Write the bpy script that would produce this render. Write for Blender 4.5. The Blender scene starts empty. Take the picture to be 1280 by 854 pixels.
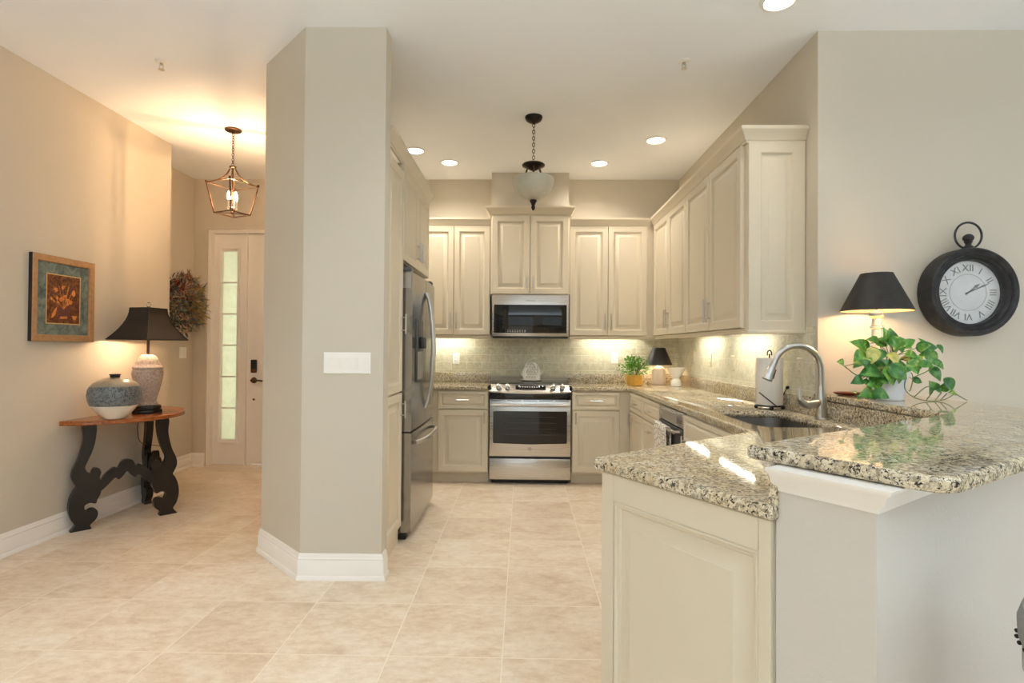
import bpy, bmesh, math, random
from mathutils import Vector, Matrix

S = bpy.context.scene
C = S.collection
R = math.radians
V = Vector
random.seed(7)

# ------------------------------------------------------------------ camera
H = 1.27
FPX, YAW, PITCH, ROLL = 698.52, 0.01916, 0.01149, 0.00707
def make_camera():
    cy, sy, cp, sp = math.cos(YAW), math.sin(YAW), math.cos(PITCH), math.sin(PITCH)
    fw = V((-sy*cp, cy*cp, sp)); rt = V((cy, sy, 0)); up = rt.cross(fw)
    r2 = rt*math.cos(ROLL) + up*math.sin(ROLL); u2 = up*math.cos(ROLL) - rt*math.sin(ROLL)
    cd = bpy.data.cameras.new('camera'); co = bpy.data.objects.new('camera', cd); C.objects.link(co)
    m = Matrix((r2, u2, -fw)).transposed().to_4x4(); m.translation = V((0, 0, H))
    co.matrix_world = m
    cd.sensor_width = 36.0; cd.sensor_fit = 'HORIZONTAL'; cd.lens = FPX/1280*36.0
    cd.clip_start = 0.05
    S.camera = co
make_camera()

# ------------------------------------------------------------------ view, world, daylight
S.view_settings.view_transform = 'Standard'
S.view_settings.look = 'None'
S.view_settings.gamma = 1.0
S.view_settings.use_curve_mapping = False
S.view_settings.exposure = 0.46
W = bpy.data.worlds.new('sky'); S.world = W; W.use_nodes = True
W.node_tree.nodes['Background'].inputs[0].default_value = (0.80, 0.92, 1.0, 1)
W.node_tree.nodes['Background'].inputs[1].default_value = 0.4

ZC = 3.036            # ceiling
YR, XRT = -3.6, 5.6   # rear wall, far right wall
def area(name, loc, rot, sx, sy, power, color):
    l = bpy.data.lights.new(name, 'AREA'); l.shape = 'RECTANGLE'; l.size = sx; l.size_y = sy
    l.energy = power; l.color = color
    o = bpy.data.objects.new(name, l); C.objects.link(o); o.location = loc; o.rotation_euler = rot
    return o
LIVING_FILL = 36
DAY = (0.72, 0.88, 1.0)
# daylight arriving at the two big openings behind the camera and the one in the right hand wall
area('daylight_rear', (-1.0, YR-0.30, 1.45), (R(90), 0, 0), 3.2, 2.3, 6, DAY)
area('daylight_rear_right', (3.2, YR-0.30, 1.45), (R(90), 0, 0), 3.0, 2.3, 4, DAY)
area('daylight_right', (XRT+0.30, -0.4, 1.5), (R(90), 0, R(90)), 3.2, 2.2, 46, (0.76, 0.90, 1.0))
# fill lamps added low outside the rear openings, facing up to brighten the ceiling
area('ceiling_fill_left', (-1.0, YR-0.62, -0.05), (R(180), 0, 0), 3.2, 0.9, 1100, DAY)
area('ceiling_fill_right', (3.2, YR-0.62, -0.05), (R(180), 0, 0), 3.0, 0.9, 700, DAY)
area('porch_daylight', (-3.0, 6.9, 1.4), (R(-90), 0, 0), 1.6, 2.4, 15, (1.0, 1.0, 0.92))
S.cycles.diffuse_bounces = 8
S.cycles.max_bounces = 14
S.cycles.transparent_max_bounces = 12

# ------------------------------------------------------------------ node helpers
def mat(name):
    m = bpy.data.materials.new(name); m.use_nodes = True
    nt = m.node_tree; b = nt.nodes['Principled BSDF']
    return m, nt, b
def setp(b, **k):
    names = dict(rough='Roughness', metal='Metallic', spec='Specular IOR Level', coat='Coat Weight', coatr='Coat Roughness',
                 trans='Transmission Weight', ior='IOR', alpha='Alpha', sub='Subsurface Weight', estr='Emission Strength', aniso='Anisotropic')
    for a, v in k.items(): b.inputs[names[a]].default_value = v
def sr(r, g, bl):   # sRGB 0-255 to linear
    f = lambda c: (c/255/12.92) if c/255 <= 0.04045 else ((c/255+0.055)/1.055)**2.4
    return (f(r), f(g), f(bl), 1)
def N(nt, t, **k):
    n = nt.nodes.new(t)
    for a, v in k.items(): setattr(n, a, v)
    return n
def coords(nt, scale=(1, 1, 1), loc=(0, 0, 0), kind='Object', rot=(0, 0, 0)):
    mp = N(nt, 'ShaderNodeMapping'); mp.inputs['Scale'].default_value = scale; mp.inputs['Location'].default_value = loc
    mp.inputs['Rotation'].default_value = rot
    if kind == 'Position':
        g = N(nt, 'ShaderNodeNewGeometry'); nt.links.new(g.outputs['Position'], mp.inputs['Vector'])
    else:
        t = N(nt, 'ShaderNodeTexCoord'); nt.links.new(t.outputs[kind], mp.inputs['Vector'])
    return mp.outputs['Vector']
def noise(nt, vec, scale, detail=4, rough=0.55, dist=0.0):
    n = N(nt, 'ShaderNodeTexNoise'); n.inputs['Scale'].default_value = scale; n.inputs['Detail'].default_value = detail
    n.inputs['Roughness'].default_value = rough; n.inputs['Distortion'].default_value = dist
    nt.links.new(vec, n.inputs['Vector']); return n.outputs['Fac']
def voro(nt, vec, scale, out='Distance', feature='F1'):
    n = N(nt, 'ShaderNodeTexVoronoi', feature=feature); n.inputs['Scale'].default_value = scale
    nt.links.new(vec, n.inputs['Vector']); return n.outputs[out]
def ramp(nt, fac, stops, interp='LINEAR'):
    n = N(nt, 'ShaderNodeValToRGB'); n.color_ramp.interpolation = interp
    e = n.color_ramp.elements
    while len(e) < len(stops): e.new(0.5)
    for i, (p, c) in enumerate(stops):
        e[i].position = p; e[i].color = c if len(c) == 4 else (*c, 1)
    nt.links.new(fac, n.inputs['Fac']); return n.outputs['Color']
def mix(nt, fac, a, b, mode='MIX'):
    n = N(nt, 'ShaderNodeMix', data_type='RGBA', blend_type=mode)
    for sock, val in ((n.inputs[0], fac), (n.inputs[6], a), (n.inputs[7], b)):
        if hasattr(val, 'is_linked') or hasattr(val, 'links'): nt.links.new(val, sock)
        elif sock == n.inputs[0]: sock.default_value = val
        else: sock.default_value = val
    return n.outputs[2]
def bump(nt, b, h, strength=0.2, dist=0.002):
    n = N(nt, 'ShaderNodeBump'); n.inputs['Strength'].default_value = strength; n.inputs['Distance'].default_value = dist
    nt.links.new(h, n.inputs['Height']); nt.links.new(n.outputs['Normal'], b.inputs['Normal'])
def simple(name, col, rough=0.5, metal=0.0, var=0.06, vs=6.0, bs=0.0, bsc=60, **k):
    m, nt, b = mat(name)
    vec = coords(nt)
    f = noise(nt, vec, vs, 3)
    lo = tuple(c*(1-var) for c in col[:3]); hi = tuple(min(1, c*(1+var)) for c in col[:3])
    nt.links.new(ramp(nt, f, [(0.3, lo), (0.7, hi)]), b.inputs['Base Color'])
    setp(b, rough=rough, metal=metal, **k)
    if bs: bump(nt, b, noise(nt, vec, bsc, 3), bs, 0.002)
    return m

M = {}
M['wall'] = simple('beige_wall_paint', sr(203, 195, 180), 0.85, var=0.012, vs=1.5, bs=0.12, bsc=140)
M['wall_textured'] = simple('orange_peel_wall_paint', sr(204, 197, 187), 0.8, var=0.012, vs=2, bs=0.5, bsc=70)
M['ceiling'] = simple('ceiling_paint', sr(238, 241, 246), 0.9, var=0.01, vs=1.5, bs=0.08, bsc=120)
M['trim'] = simple('white_trim_paint', sr(240, 236, 230), 0.4, var=0.01)
M['cream'] = simple('cream_cabinet_paint', sr(214, 203, 181), 0.38, var=0.012, vs=2)
M['white_plastic'] = simple('white_plastic', sr(240, 238, 232), 0.35, var=0.01)
M['nickel'] = simple('brushed_nickel', (0.55, 0.53, 0.50, 1), 0.28, 1.0, var=0.05, vs=40)
M['bronze'] = simple('oil_rubbed_bronze', (0.030, 0.022, 0.018, 1), 0.35, 0.7, var=0.3, vs=30)
M['brass_bronze'] = simple('aged_brass', (0.11, 0.058, 0.030, 1), 0.4, 0.85, var=0.25, vs=30)
M['black_iron'] = simple('black_iron_wire', (0.012, 0.011, 0.010, 1), 0.45, 0.3, var=0.2, vs=30)
M['black_glass'] = simple('black_glass', (0.006, 0.006, 0.007, 1), 0.04, 0.0, var=0.1, spec=0.6)
M['black_plastic'] = simple('black_plastic', (0.012, 0.012, 0.013, 1), 0.35, var=0.1)
M['dark_steel'] = simple('dark_grey_steel', (0.10, 0.10, 0.10, 1), 0.4, 0.6, var=0.1)
M['dark_wood'] = simple('dark_carved_wood', (0.009, 0.006, 0.0045, 1), 0.30, var=0.4, vs=9)
M['ceramic'] = simple('white_ceramic', sr(240, 236, 226), 0.22, var=0.02)
M['paper'] = simple('white_paper', sr(236, 230, 222), 0.9, var=0.015, bs=0.15, bsc=90)
M['pot_white'] = simple('whitewashed_pot', sr(226, 226, 226), 0.6, var=0.05, vs=20, bs=0.2)
M['crystal'] = None

def steel(name, base, axis_scale, rough=0.27):
    m, nt, b = mat(name)
    vec = coords(nt, axis_scale)
    f = noise(nt, vec, 1.0, 4, 0.6)
    lo = tuple(c*0.97 for c in base); hi = tuple(min(1, c*1.03) for c in base)
    nt.links.new(ramp(nt, f, [(0.3, lo), (0.7, hi)]), b.inputs['Base Color'])
    rr = N(nt, 'ShaderNodeMapRange'); rr.inputs['To Min'].default_value = rough-0.02; rr.inputs['To Max'].default_value = rough+0.03
    nt.links.new(f, rr.inputs['Value']); nt.links.new(rr.outputs[0], b.inputs['Roughness'])
    setp(b, metal=1.0)
    return m
M['steel'] = steel('stainless_steel', (0.62, 0.60, 0.57), (2, 2, 900))
M['steel_door'] = steel('fridge_stainless_steel', (0.40, 0.39, 0.38), (3, 3, 800), 0.20)
M['steel_side'] = steel('fridge_side_steel', (0.44, 0.40, 0.34), (3, 3, 500), 0.36)
M['sink_steel'] = steel('sink_steel', (0.20, 0.19, 0.18), (60, 60, 4), 0.42)

def floor_mat():
    m, nt, b = mat('travertine_floor_tile')
    s = 0.46847
    vec = coords(nt, (1/s, 1/s, 1/s), (0.54349/s, -2.30143/s, 0), 'Position')
    br = N(nt, 'ShaderNodeTexBrick', offset=0.0, squash=1.0)
    br.inputs['Scale'].default_value = 1.0; br.inputs['Brick Width'].default_value = 1.0; br.inputs['Row Height'].default_value = 1.0
    br.inputs['Mortar Size'].default_value = 0.0055; br.inputs['Mortar Smooth'].default_value = 0.2; br.inputs['Bias'].default_value = 0.0
    br.inputs['Color1'].default_value = (0, 0, 0, 1); br.inputs['Color2'].default_value = (1, 1, 1, 1)
    nt.links.new(vec, br.inputs['Vector'])
    # each tile its own veining: shift the noise by the tile's value
    sh = N(nt, 'ShaderNodeVectorMath', operation='MULTIPLY_ADD'); sh.inputs[1].default_value = (7, 13, 5)
    nt.links.new(br.outputs['Color'], sh.inputs[0]); nt.links.new(vec, sh.inputs[2])
    st = N(nt, 'ShaderNodeMapping'); st.inputs['Scale'].default_value = (1.0, 1.8, 1); nt.links.new(sh.outputs[0], st.inputs['Vector'])
    n1 = noise(nt, st.outputs[0], 1.6, 6, 0.62, 0.6)
    n2 = noise(nt, st.outputs[0], 9, 5, 0.6)
    n3 = noise(nt, st.outputs[0], 40, 3, 0.6)
    base = ramp(nt, n1, [(0.30, sr(204, 180, 150)), (0.5, sr(228, 213, 190)), (0.68, sr(240, 231, 216))])
    base = mix(nt, 0.35, base, ramp(nt, n2, [(0.32, sr(196, 168, 136)), (0.66, sr(244, 235, 221))]))
    base = mix(nt, 0.12, base, ramp(nt, n3, [(0.35, sr(192, 164, 132)), (0.6, sr(242, 232, 217))]))
    tint = ramp(nt, br.outputs['Color'], [(0, (0.91, 0.88, 0.85)), (1, (1, 1, 1))])
    base = mix(nt, 1.0, base, tint, 'MULTIPLY')
    col = mix(nt, br.outputs['Fac'], base, sr(236, 224, 204))
    nt.links.new(col, b.inputs['Base Color'])
    setp(b, rough=0.42, spec=0.35)
    inv = N(nt, 'ShaderNodeMath', operation='SUBTRACT'); inv.inputs[0].default_value = 1.0; nt.links.new(br.outputs['Fac'], inv.inputs[1])
    bump(nt, b, inv.outputs[0], 0.35, 0.003)
    return m
M['floor'] = floor_mat()

def granite_mat():
    m, nt, b = mat('speckled_granite')
    vec = coords(nt, kind='Position')
    big = noise(nt, vec, 10, 5, 0.6, 0.4)
    base = ramp(nt, big, [(0.3, sr(190, 170, 134)), (0.5, sr(216, 202, 172)), (0.68, sr(218, 211, 194))])
    f1 = noise(nt, vec, 75, 4, 0.7, 0.8)          # grey and brown clouds
    base = mix(nt, ramp(nt, f1, [(0.48, (0, 0, 0)), (0.56, (1, 1, 1))]), base, sr(158, 144, 122))
    f2 = noise(nt, vec, 105, 3, 0.75, 0.6)         # dark flecks
    base = mix(nt, ramp(nt, f2, [(0.548, (0, 0, 0)), (0.585, (1, 1, 1))]), base, sr(40, 37, 36))
    v = voro(nt, vec, 170)
    g = noise(nt, vec, 45, 3, 0.6)
    mul = N(nt, 'ShaderNodeMath', operation='ADD'); nt.links.new(v, mul.inputs[0]); nt.links.new(g, mul.inputs[1])
    base = mix(nt, ramp(nt, mul.outputs[0], [(0.42, (1, 1, 1)), (0.50, (0, 0, 0))]), base, sr(232, 224, 206))
    nt.links.new(base, b.inputs['Base Color'])
    setp(b, rough=0.045, spec=0.55)
    return m
M['granite'] = granite_mat()

def splash_mat(name, rotv, loc):
    m, nt, b = mat(name)
    vec = coords(nt, (1, 1, 1), loc, 'Position', rotv)
    br = N(nt, 'ShaderNodeTexBrick', offset=0.5, squash=1.0)
    br.inputs['Scale'].default_value = 1.0; br.inputs['Brick Width'].default_value = 0.160; br.inputs['Row Height'].default_value = 0.079
    br.inputs['Mortar Size'].default_value = 0.0028; br.inputs['Mortar Smooth'].default_value = 0.3; br.inputs['Bias'].default_value = 0
    br.inputs['Color1'].default_value = (0, 0, 0, 1); br.inputs['Color2'].default_value = (1, 1, 1, 1)
    nt.links.new(vec, br.inputs['Vector'])
    tone = ramp(nt, br.outputs['Color'], [(0.0, sr(190, 184, 152)), (0.35, sr(214, 210, 182)), (0.7, sr(226, 220, 196)), (1, sr(212, 198, 164))])
    n1 = noise(nt, vec, 26, 6, 0.65, 0.4); n2 = noise(nt, vec, 90, 3, 0.6)
    col = mix(nt, 0.5, tone, ramp(nt, n1, [(0.32, sr(158, 156, 130)), (0.5, sr(212, 206, 180)), (0.66, sr(238, 234, 218))]))
    col = mix(nt, 0.15, col, ramp(nt, n2, [(0.4, sr(110, 104, 88)), (0.6, sr(214, 208, 190))]))
    col = mix(nt, br.outputs['Fac'], col, sr(226, 221, 204))
    nt.links.new(col, b.inputs['Base Color']); setp(b, rough=0.5, spec=0.35)
    inv = N(nt, 'ShaderNodeMath', operation='SUBTRACT'); inv.inputs[0].default_value = 1.0; nt.links.new(br.outputs['Fac'], inv.inputs[1])
    bump(nt, b, inv.outputs[0], 0.4, 0.004)
    return m
# wall facing the camera: (x, z) as the brick plane; side wall: (y, z)
M['splash_back'] = splash_mat('tumbled_stone_tile_back', (R(-90), 0, 0), (0.02, 1.012-0.0, 0))
M['splash_side'] = splash_mat('tumbled_stone_tile_side', (R(-90), 0, R(-90)), (0, 1.012, 0))

def wood_mat():
    m, nt, b = mat('warm_polished_wood')
    vec = coords(nt, (14, 1.2, 6))
    f = noise(nt, vec, 3, 6, 0.6, 1.2)
    nt.links.new(ramp(nt, f, [(0.3, sr(112, 56, 22)), (0.55, sr(160, 88, 40)), (0.75, sr(186, 112, 58))]), b.inputs['Base Color'])
    setp(b, rough=0.25, coat=0.3); return m
M['wood'] = wood_mat()

def glass(name, tint=(1, 1, 1, 1), f=0.10, rough=0.02):
    m = bpy.data.materials.new(name); m.use_nodes = True; nt = m.node_tree
    for n in list(nt.nodes): nt.nodes.remove(n)
    o = N(nt, 'ShaderNodeOutputMaterial'); t = N(nt, 'ShaderNodeBsdfTransparent'); g = N(nt, 'ShaderNodeBsdfGlossy'); mx = N(nt, 'ShaderNodeMixShader')
    t.inputs[0].default_value = tint; g.inputs['Roughness'].default_value = rough
    lw = N(nt, 'ShaderNodeLayerWeight'); lw.inputs[0].default_value = f
    nt.links.new(lw.outputs['Fresnel'], mx.inputs[0]); nt.links.new(t.outputs[0], mx.inputs[1]); nt.links.new(g.outputs[0], mx.inputs[2])
    nt.links.new(mx.outputs[0], o.inputs[0]); return m
M['glass'] = glass('clear_pane')
def crystal():
    m, nt, b = mat('clear_crystal'); setp(b, rough=0.03, trans=1.0, ior=1.46)
    f = noise(nt, coords(nt), 8, 2); nt.links.new(ramp(nt, f, [(0.3, (0.95, 0.93, 0.88)), (0.7, (1, 0.99, 0.97))]), b.inputs['Base Color']); return m
M['crystal'] = crystal()
def translucent(name, col, t=0.5, vs=18, var=0.12, rough=0.6):
    m = bpy.data.materials.new(name); m.use_nodes = True; nt = m.node_tree
    b = nt.nodes['Principled BSDF']; o = nt.nodes['Material Output']
    tr = N(nt, 'ShaderNodeBsdfTranslucent'); mx = N(nt, 'ShaderNodeMixShader'); mx.inputs[0].default_value = t
    f = noise(nt, coords(nt), vs, 4, 0.6, 0.5)
    c = ramp(nt, f, [(0.3, tuple(x*(1-var) for x in col[:3])), (0.7, tuple(min(1, x*(1+var)) for x in col[:3]))])
    nt.links.new(c, b.inputs['Base Color']); nt.links.new(c, tr.inputs['Color']); setp(b, rough=rough)
    nt.links.new(b.outputs[0], mx.inputs[1]); nt.links.new(tr.outputs[0], mx.inputs[2]); nt.links.new(mx.outputs[0], o.inputs[0])
    return m
M['frosted'] = translucent('frosted_green_glass', sr(240, 240, 218), 0.8, 14, 0.06, 0.3)
M['alabaster'] = translucent('alabaster_glass', sr(226, 224, 212), 0.45, 12, 0.07, 0.3)
M['dome_glow'] = translucent('white_porcelain_dome', sr(246, 234, 220), 0.25, 9, 0.02, 0.35)
def emit(name, col, strength):
    m, nt, b = mat(name); b.inputs['Base Color'].default_value = (0.9, 0.9, 0.88, 1)
    f = noise(nt, coords(nt), 4, 2); c = ramp(nt, f, [(0.2, tuple(x*0.98 for x in col[:3])), (0.8, col)])
    nt.links.new(c, b.inputs['Emission Color']); setp(b, estr=strength); return m
M['can_lens'] = emit('recessed_light_lens', (1.0, 0.93, 0.82, 1), 9)
M['bulb'] = emit('warm_bulb', (1.0, 0.78, 0.50, 1), 40)
M['strip_lens'] = emit('strip_light_lens', (1.0, 0.96, 0.82, 1), 50)
M['led'] = emit('green_blue_display', (0.75, 0.8, 0.7, 1), 0.5)

def shade_mat(name, out, inn, weave=0.0):
    m, nt, b = mat(name)
    g = N(nt, 'ShaderNodeNewGeometry'); vec = coords(nt, (1, 1, 1))
    f = noise(nt, vec, 160 if weave else 20, 3)
    oc = ramp(nt, f, [(0.3, tuple(c*0.7 for c in out[:3])), (0.7, tuple(c*1.3 for c in out[:3]))])
    nt.links.new(oc, b.inputs['Base Color']); setp(b, rough=0.55)
    if weave: bump(nt, b, f, weave, 0.002)
    return m
M['shade_black'] = shade_mat('black_paper_shade', (0.020, 0.017, 0.015, 1), None)
M['shade_linen'] = shade_mat('black_linen_shade', (0.022, 0.016, 0.013, 1), None, 0.5)
M['shade_gold'] = simple('gold_shade_lining', (0.75, 0.52, 0.26, 1), 0.5, 0.2, var=0.05)
M['shade_inner'] = simple('cream_shade_lining', (0.75, 0.60, 0.42, 1), 0.7, var=0.05)

def relief(name, c1, c2, scale, strength, rough=0.5):
    m, nt, b = mat(name); vec = coords(nt)
    v = noise(nt, vec, scale, 4, 0.6, 2.2)
    nt.links.new(ramp(nt, v, [(0.40, c1), (0.52, c2), (0.60, c1)]), b.inputs['Base Color']); setp(b, rough=rough)
    bump(nt, b, v, strength, 0.006); return m
M['relief_blue'] = relief('blue_grey_scroll_relief', sr(74, 80, 86), sr(130, 136, 138), 24, 0.9, 0.35)
M['relief_plaster'] = relief('aged_carved_plaster', sr(168, 146, 134), sr(206, 192, 180), 26, 1.0, 0.8)
M['vase_cream'] = simple('cream_glaze', sr(226, 218, 204), 0.3, var=0.04, vs=8)
M['vase_grey'] = simple('mottled_taupe_glaze', sr(150, 140, 124), 0.3, var=0.15, vs=14)

def leaf_mat(name, cols, scale=25, rough=0.4):
    m, nt, b = mat(name); f = noise(nt, coords(nt), scale, 4, 0.6, 0.8)
    n = len(cols); nt.links.new(ramp(nt, f, [(0.3+0.4*i/(n-1), c) for i, c in enumerate(cols)]), b.inputs['Base Color']); setp(b, rough=rough); return m
M['pothos'] = leaf_mat('variegated_leaf', [sr(44, 92, 34), sr(78, 138, 48), sr(112, 164, 62), sr(206, 214, 118)], 26, 0.3)
M['pothos_dark'] = leaf_mat('deep_green_leaf', [sr(34, 80, 34), sr(60, 120, 48), sr(120, 164, 76)], 26, 0.3)
M['pothos_yellow'] = leaf_mat('pale_yellow_leaf', [sr(150, 160, 70), sr(206, 200, 110), sr(226, 214, 140)], 20, 0.35)
M['stem'] = simple('green_stem', sr(96, 112, 62), 0.5, var=0.15, vs=20)
M['bush'] = leaf_mat('bright_bush_leaf', [sr(56, 104, 34), sr(98, 150, 52), sr(150, 190, 84)], 40)
M['soil'] = simple('dark_soil', (0.03, 0.02, 0.014, 1), 0.95, var=0.4, vs=60)
M['pot_yellow'] = simple('ochre_glazed_pot', sr(206, 158, 64), 0.4, var=0.18, vs=12)
M['wr_teal'] = leaf_mat('wreath_slate_leaf', [sr(40, 48, 50), sr(84, 94, 92), sr(146, 146, 132)], 30, 0.7)
M['wr_olive'] = leaf_mat('wreath_olive_leaf', [sr(124, 108, 56), sr(176, 148, 84)], 30, 0.7)
M['wr_red'] = leaf_mat('wreath_rust_leaf', [sr(96, 34, 24), sr(160, 72, 44)], 30, 0.7)
M['wr_tan'] = leaf_mat('wreath_tan_leaf', [sr(156, 124, 98), sr(200, 168, 138)], 30, 0.7)
M['wr_dark'] = simple('dark_vine', (0.02, 0.014, 0.010, 1), 0.9, var=0.3, vs=20)
M['frame_tan'] = simple('tan_wood_frame', sr(170, 132, 92), 0.45, var=0.15, vs=40)
M['frame_dark'] = simple('dark_frame_side', (0.015, 0.010, 0.008, 1), 0.5, var=0.2)
M['art_mat'] = leaf_mat('marbled_blue_mat', [sr(58, 74, 76), sr(100, 116, 112), sr(130, 142, 132)], 16, 0.7)
M['art_bg'] = leaf_mat('dark_rust_painting', [sr(44, 18, 12), sr(96, 48, 24), sr(140, 92, 48)], 40, 0.6)
M['gold'] = simple('gold_line', sr(206, 170, 112), 0.4, 0.2, var=0.1, vs=20)
M['art_orange'] = simple('orange_paint', sr(206, 128, 60), 0.6, var=0.2, vs=40)
M['art_plum'] = simple('plum_paint', sr(96, 52, 50), 0.6, var=0.2, vs=40)
M['clock_iron'] = simple('weathered_iron', (0.035, 0.034, 0.036, 1), 0.5, 0.3, var=0.45, vs=22, bs=0.25, bsc=50)
M['clock_face'] = simple('aged_clock_face', sr(206, 206, 206), 0.7, var=0.08, vs=12)
M['numeral'] = simple('faded_numeral_ink', sr(128, 126, 124), 0.7, var=0.25, vs=30)
M['dish_red'] = simple('red_brown_lacquer', sr(116, 44, 24), 0.3, var=0.15)
M['stool_grey'] = simple('grey_upholstery', sr(150, 148, 146), 0.9, var=0.08, vs=120, bs=0.3, bsc=300)
M['stool_leg'] = simple('grey_washed_wood', sr(168, 164, 158), 0.5, var=0.1, vs=20)
M['blind'] = simple('white_blind', sr(238, 238, 236), 0.6, var=0.01)
def towel_mat():
    m, nt, b = mat('grey_honeycomb_towel'); vec = coords(nt, (1, 1, 1))
    v = voro(nt, vec, 30, 'Distance', 'DISTANCE_TO_EDGE')
    nt.links.new(ramp(nt, v, [(0.03, sr(150, 142, 130)), (0.08, sr(232, 227, 217))]), b.inputs['Base Color']); setp(b, rough=0.95); return m
M['towel'] = towel_mat()
M['almond'] = simple('almond_plastic', sr(214, 204, 178), 0.4, var=0.01)

# ------------------------------------------------------------------ mesh helpers
ORG = {}
class F:      # a face frame: origin, u (right), v (up), n (outwards)
    def __init__(s, O, u, v, n): s.O, s.u, s.v, s.n = V(O), V(u).normalized(), V(v).normalized(), V(n).normalized()
    def p(s, a, b, c=0): return s.O + s.u*a + s.v*b + s.n*c
    def sh(s, a, b, c=0): return F(s.p(a, b, c), s.u, s.v, s.n)
UP = (0, 0, 1)
def FB(x, y): return F((x, y, 0), (1, 0, 0), UP, (0, -1, 0))     # faces the camera
def FR(x, y): return F((x, y, 0), (0, -1, 0), UP, (-1, 0, 0))    # on the right wall, faces left
def FL(x, y): return F((x, y, 0), (0, 1, 0), UP, (1, 0, 0))      # on the left, faces right

class B:
    def __init__(s): s.bm = bmesh.new(); s.mi = 0
    def face(s, vs):
        try: f = s.bm.faces.new(vs)
        except ValueError: return None
        f.material_index = s.mi; return f
    def rings(s, loops, closed=True, cap0=False, cap1=False, wrap=False):
        vl = [[s.bm.verts.new(p) for p in L] for L in loops]
        n = len(vl[0]); pairs = list(zip(vl, vl[1:])) + ([(vl[-1], vl[0])] if wrap else [])
        for a, b in pairs:
            for i in range(n if closed else n-1):
                j = (i+1) % n; s.face((a[i], a[j], b[j], b[i]))
        if cap0: s.face(list(reversed(vl[0])))
        if cap1: s.face(vl[-1])
        return vl
    def hexa(s, P, bev=0.0, seg=2):
        vs = [s.bm.verts.new(p) for p in P]
        fs = [s.face([vs[i] for i in q]) for q in ((0, 3, 2, 1), (4, 5, 6, 7), (0, 1, 5, 4), (1, 2, 6, 5), (2, 3, 7, 6), (3, 0, 4, 7))]
        if bev > 0:
            es = list({e for f in fs for e in f.edges})
            bmesh.ops.bevel(s.bm, geom=es, offset=bev, segments=seg, profile=0.5, affect='EDGES', material=s.mi)
        return s
    def box(s, x0, x1, y0, y1, z0, z1, bev=0.0, seg=2):
        return s.hexa([V(p) for p in ((x0, y0, z0), (x1, y0, z0), (x1, y1, z0), (x0, y1, z0), (x0, y0, z1), (x1, y0, z1), (x1, y1, z1), (x0, y1, z1))], bev, seg)
    def fbox(s, f, u0, u1, v0, v1, n0, n1, bev=0.0, seg=2):
        return s.hexa([f.p(a, b, c) for a, b, c in ((u0, v0, n0), (u1, v0, n0), (u1, v0, n1), (u0, v0, n1), (u0, v1, n0), (u1, v1, n0), (u1, v1, n1), (u0, v1, n1))], bev, seg)
    def prism(s, poly, z0, z1):
        s.rings([[V((x, y, z0)) for x, y in poly], [V((x, y, z1)) for x, y in poly]], cap0=True, cap1=True); return s
    def slab(s, poly, z0, z1, r=0.008):
        L = []
        for ins, z in ((r, z0), (r*0.3, z0+r*0.3), (0, z0+r), (0, z1-r), (r*0.3, z1-r*0.3), (r, z1)):
            L.append([V((x, y, z)) for x, y in (offset(poly, ins) if ins else poly)])
        s.rings(L, cap0=True, cap1=True); return s
    def plate(s, f, pts, n0, n1, bev=0.0):
        a = [f.p(u, v, n0) for u, v in pts]; b = [f.p(u, v, n1) for u, v in pts]
        if bev:
            c = [(sum(p[0] for p in pts)/len(pts)), (sum(p[1] for p in pts)/len(pts))]
        s.rings([a, b], cap0=True, cap1=True); return s
    def lathe(s, prof, c, n=32, ax=None, sq=(1, 1), a0=0.0, flat=False):
        c = V(c)
        if ax is None: ex, ey, ez = V((1, 0, 0)), V((0, 1, 0)), V((0, 0, 1))
        else:
            ez = V(ax).normalized(); ex = ez.orthogonal().normalized(); ey = ez.cross(ex)
        L = []
        for r, z in prof:
            L.append([c + ez*z + ex*(max(r, 1e-4)*sq[0]*math.cos(a0+2*math.pi*i/n)) + ey*(max(r, 1e-4)*sq[1]*math.sin(a0+2*math.pi*i/n)) for i in range(n)])
        s.rings(L, cap0=True, cap1=True); return s
    def lathe_open(s, prof, c, n=32, sq=(1, 1), a0=0.0):
        c = V(c)
        L = [[c + V((r*sq[0]*math.cos(a0+2*math.pi*i/n), r*sq[1]*math.sin(a0+2*math.pi*i/n), z)) for i in range(n)] for r, z in prof]
        s.rings(L, wrap=True); return s
    def tube(s, pts, r, n=10, closed=False, rs=None):
        pts = [V(p) for p in pts]; m = len(pts)
        T = []
        for i in range(m):
            a = pts[(i-1) % m] if (closed or i > 0) else pts[i]; b = pts[(i+1) % m] if (closed or i < m-1) else pts[i]
            T.append((b-a).normalized())
        x = T[0].orthogonal().normalized(); L = []
        for i in range(m):
            x = (x - T[i]*x.dot(T[i]))
            x = x.normalized() if x.length > 1e-6 else T[i].orthogonal().normalized()
            y = T[i].cross(x); rr = rs[i] if rs else r
            L.append([pts[i] + x*(rr*math.cos(2*math.pi*k/n)) + y*(rr*math.sin(2*math.pi*k/n)) for k in range(n)])
        s.rings(L, cap0=not closed, cap1=not closed, wrap=closed); return s
    def sphere(s, c, r, n=16, m=10, sq=1.0):
        s.lathe([(r*math.sin(math.pi*i/m), -r*sq*math.cos(math.pi*i/m)) for i in range(m+1)], c, n); return s
    def torus(s, c, R0, r, ax=(0, 0, 1), n=32, k=8, a0=0, a1=2*math.pi):
        ez = V(ax).normalized(); ex = ez.orthogonal().normalized(); ey = ez.cross(ex); c = V(c)
        full = abs(a1-a0-2*math.pi) < 1e-6; cnt = n if full else n+1
        s.tube([c + ex*(R0*math.cos(a0+(a1-a0)*i/n)) + ey*(R0*math.sin(a0+(a1-a0)*i/n)) for i in range(cnt)], r, k, closed=full); return s
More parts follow.
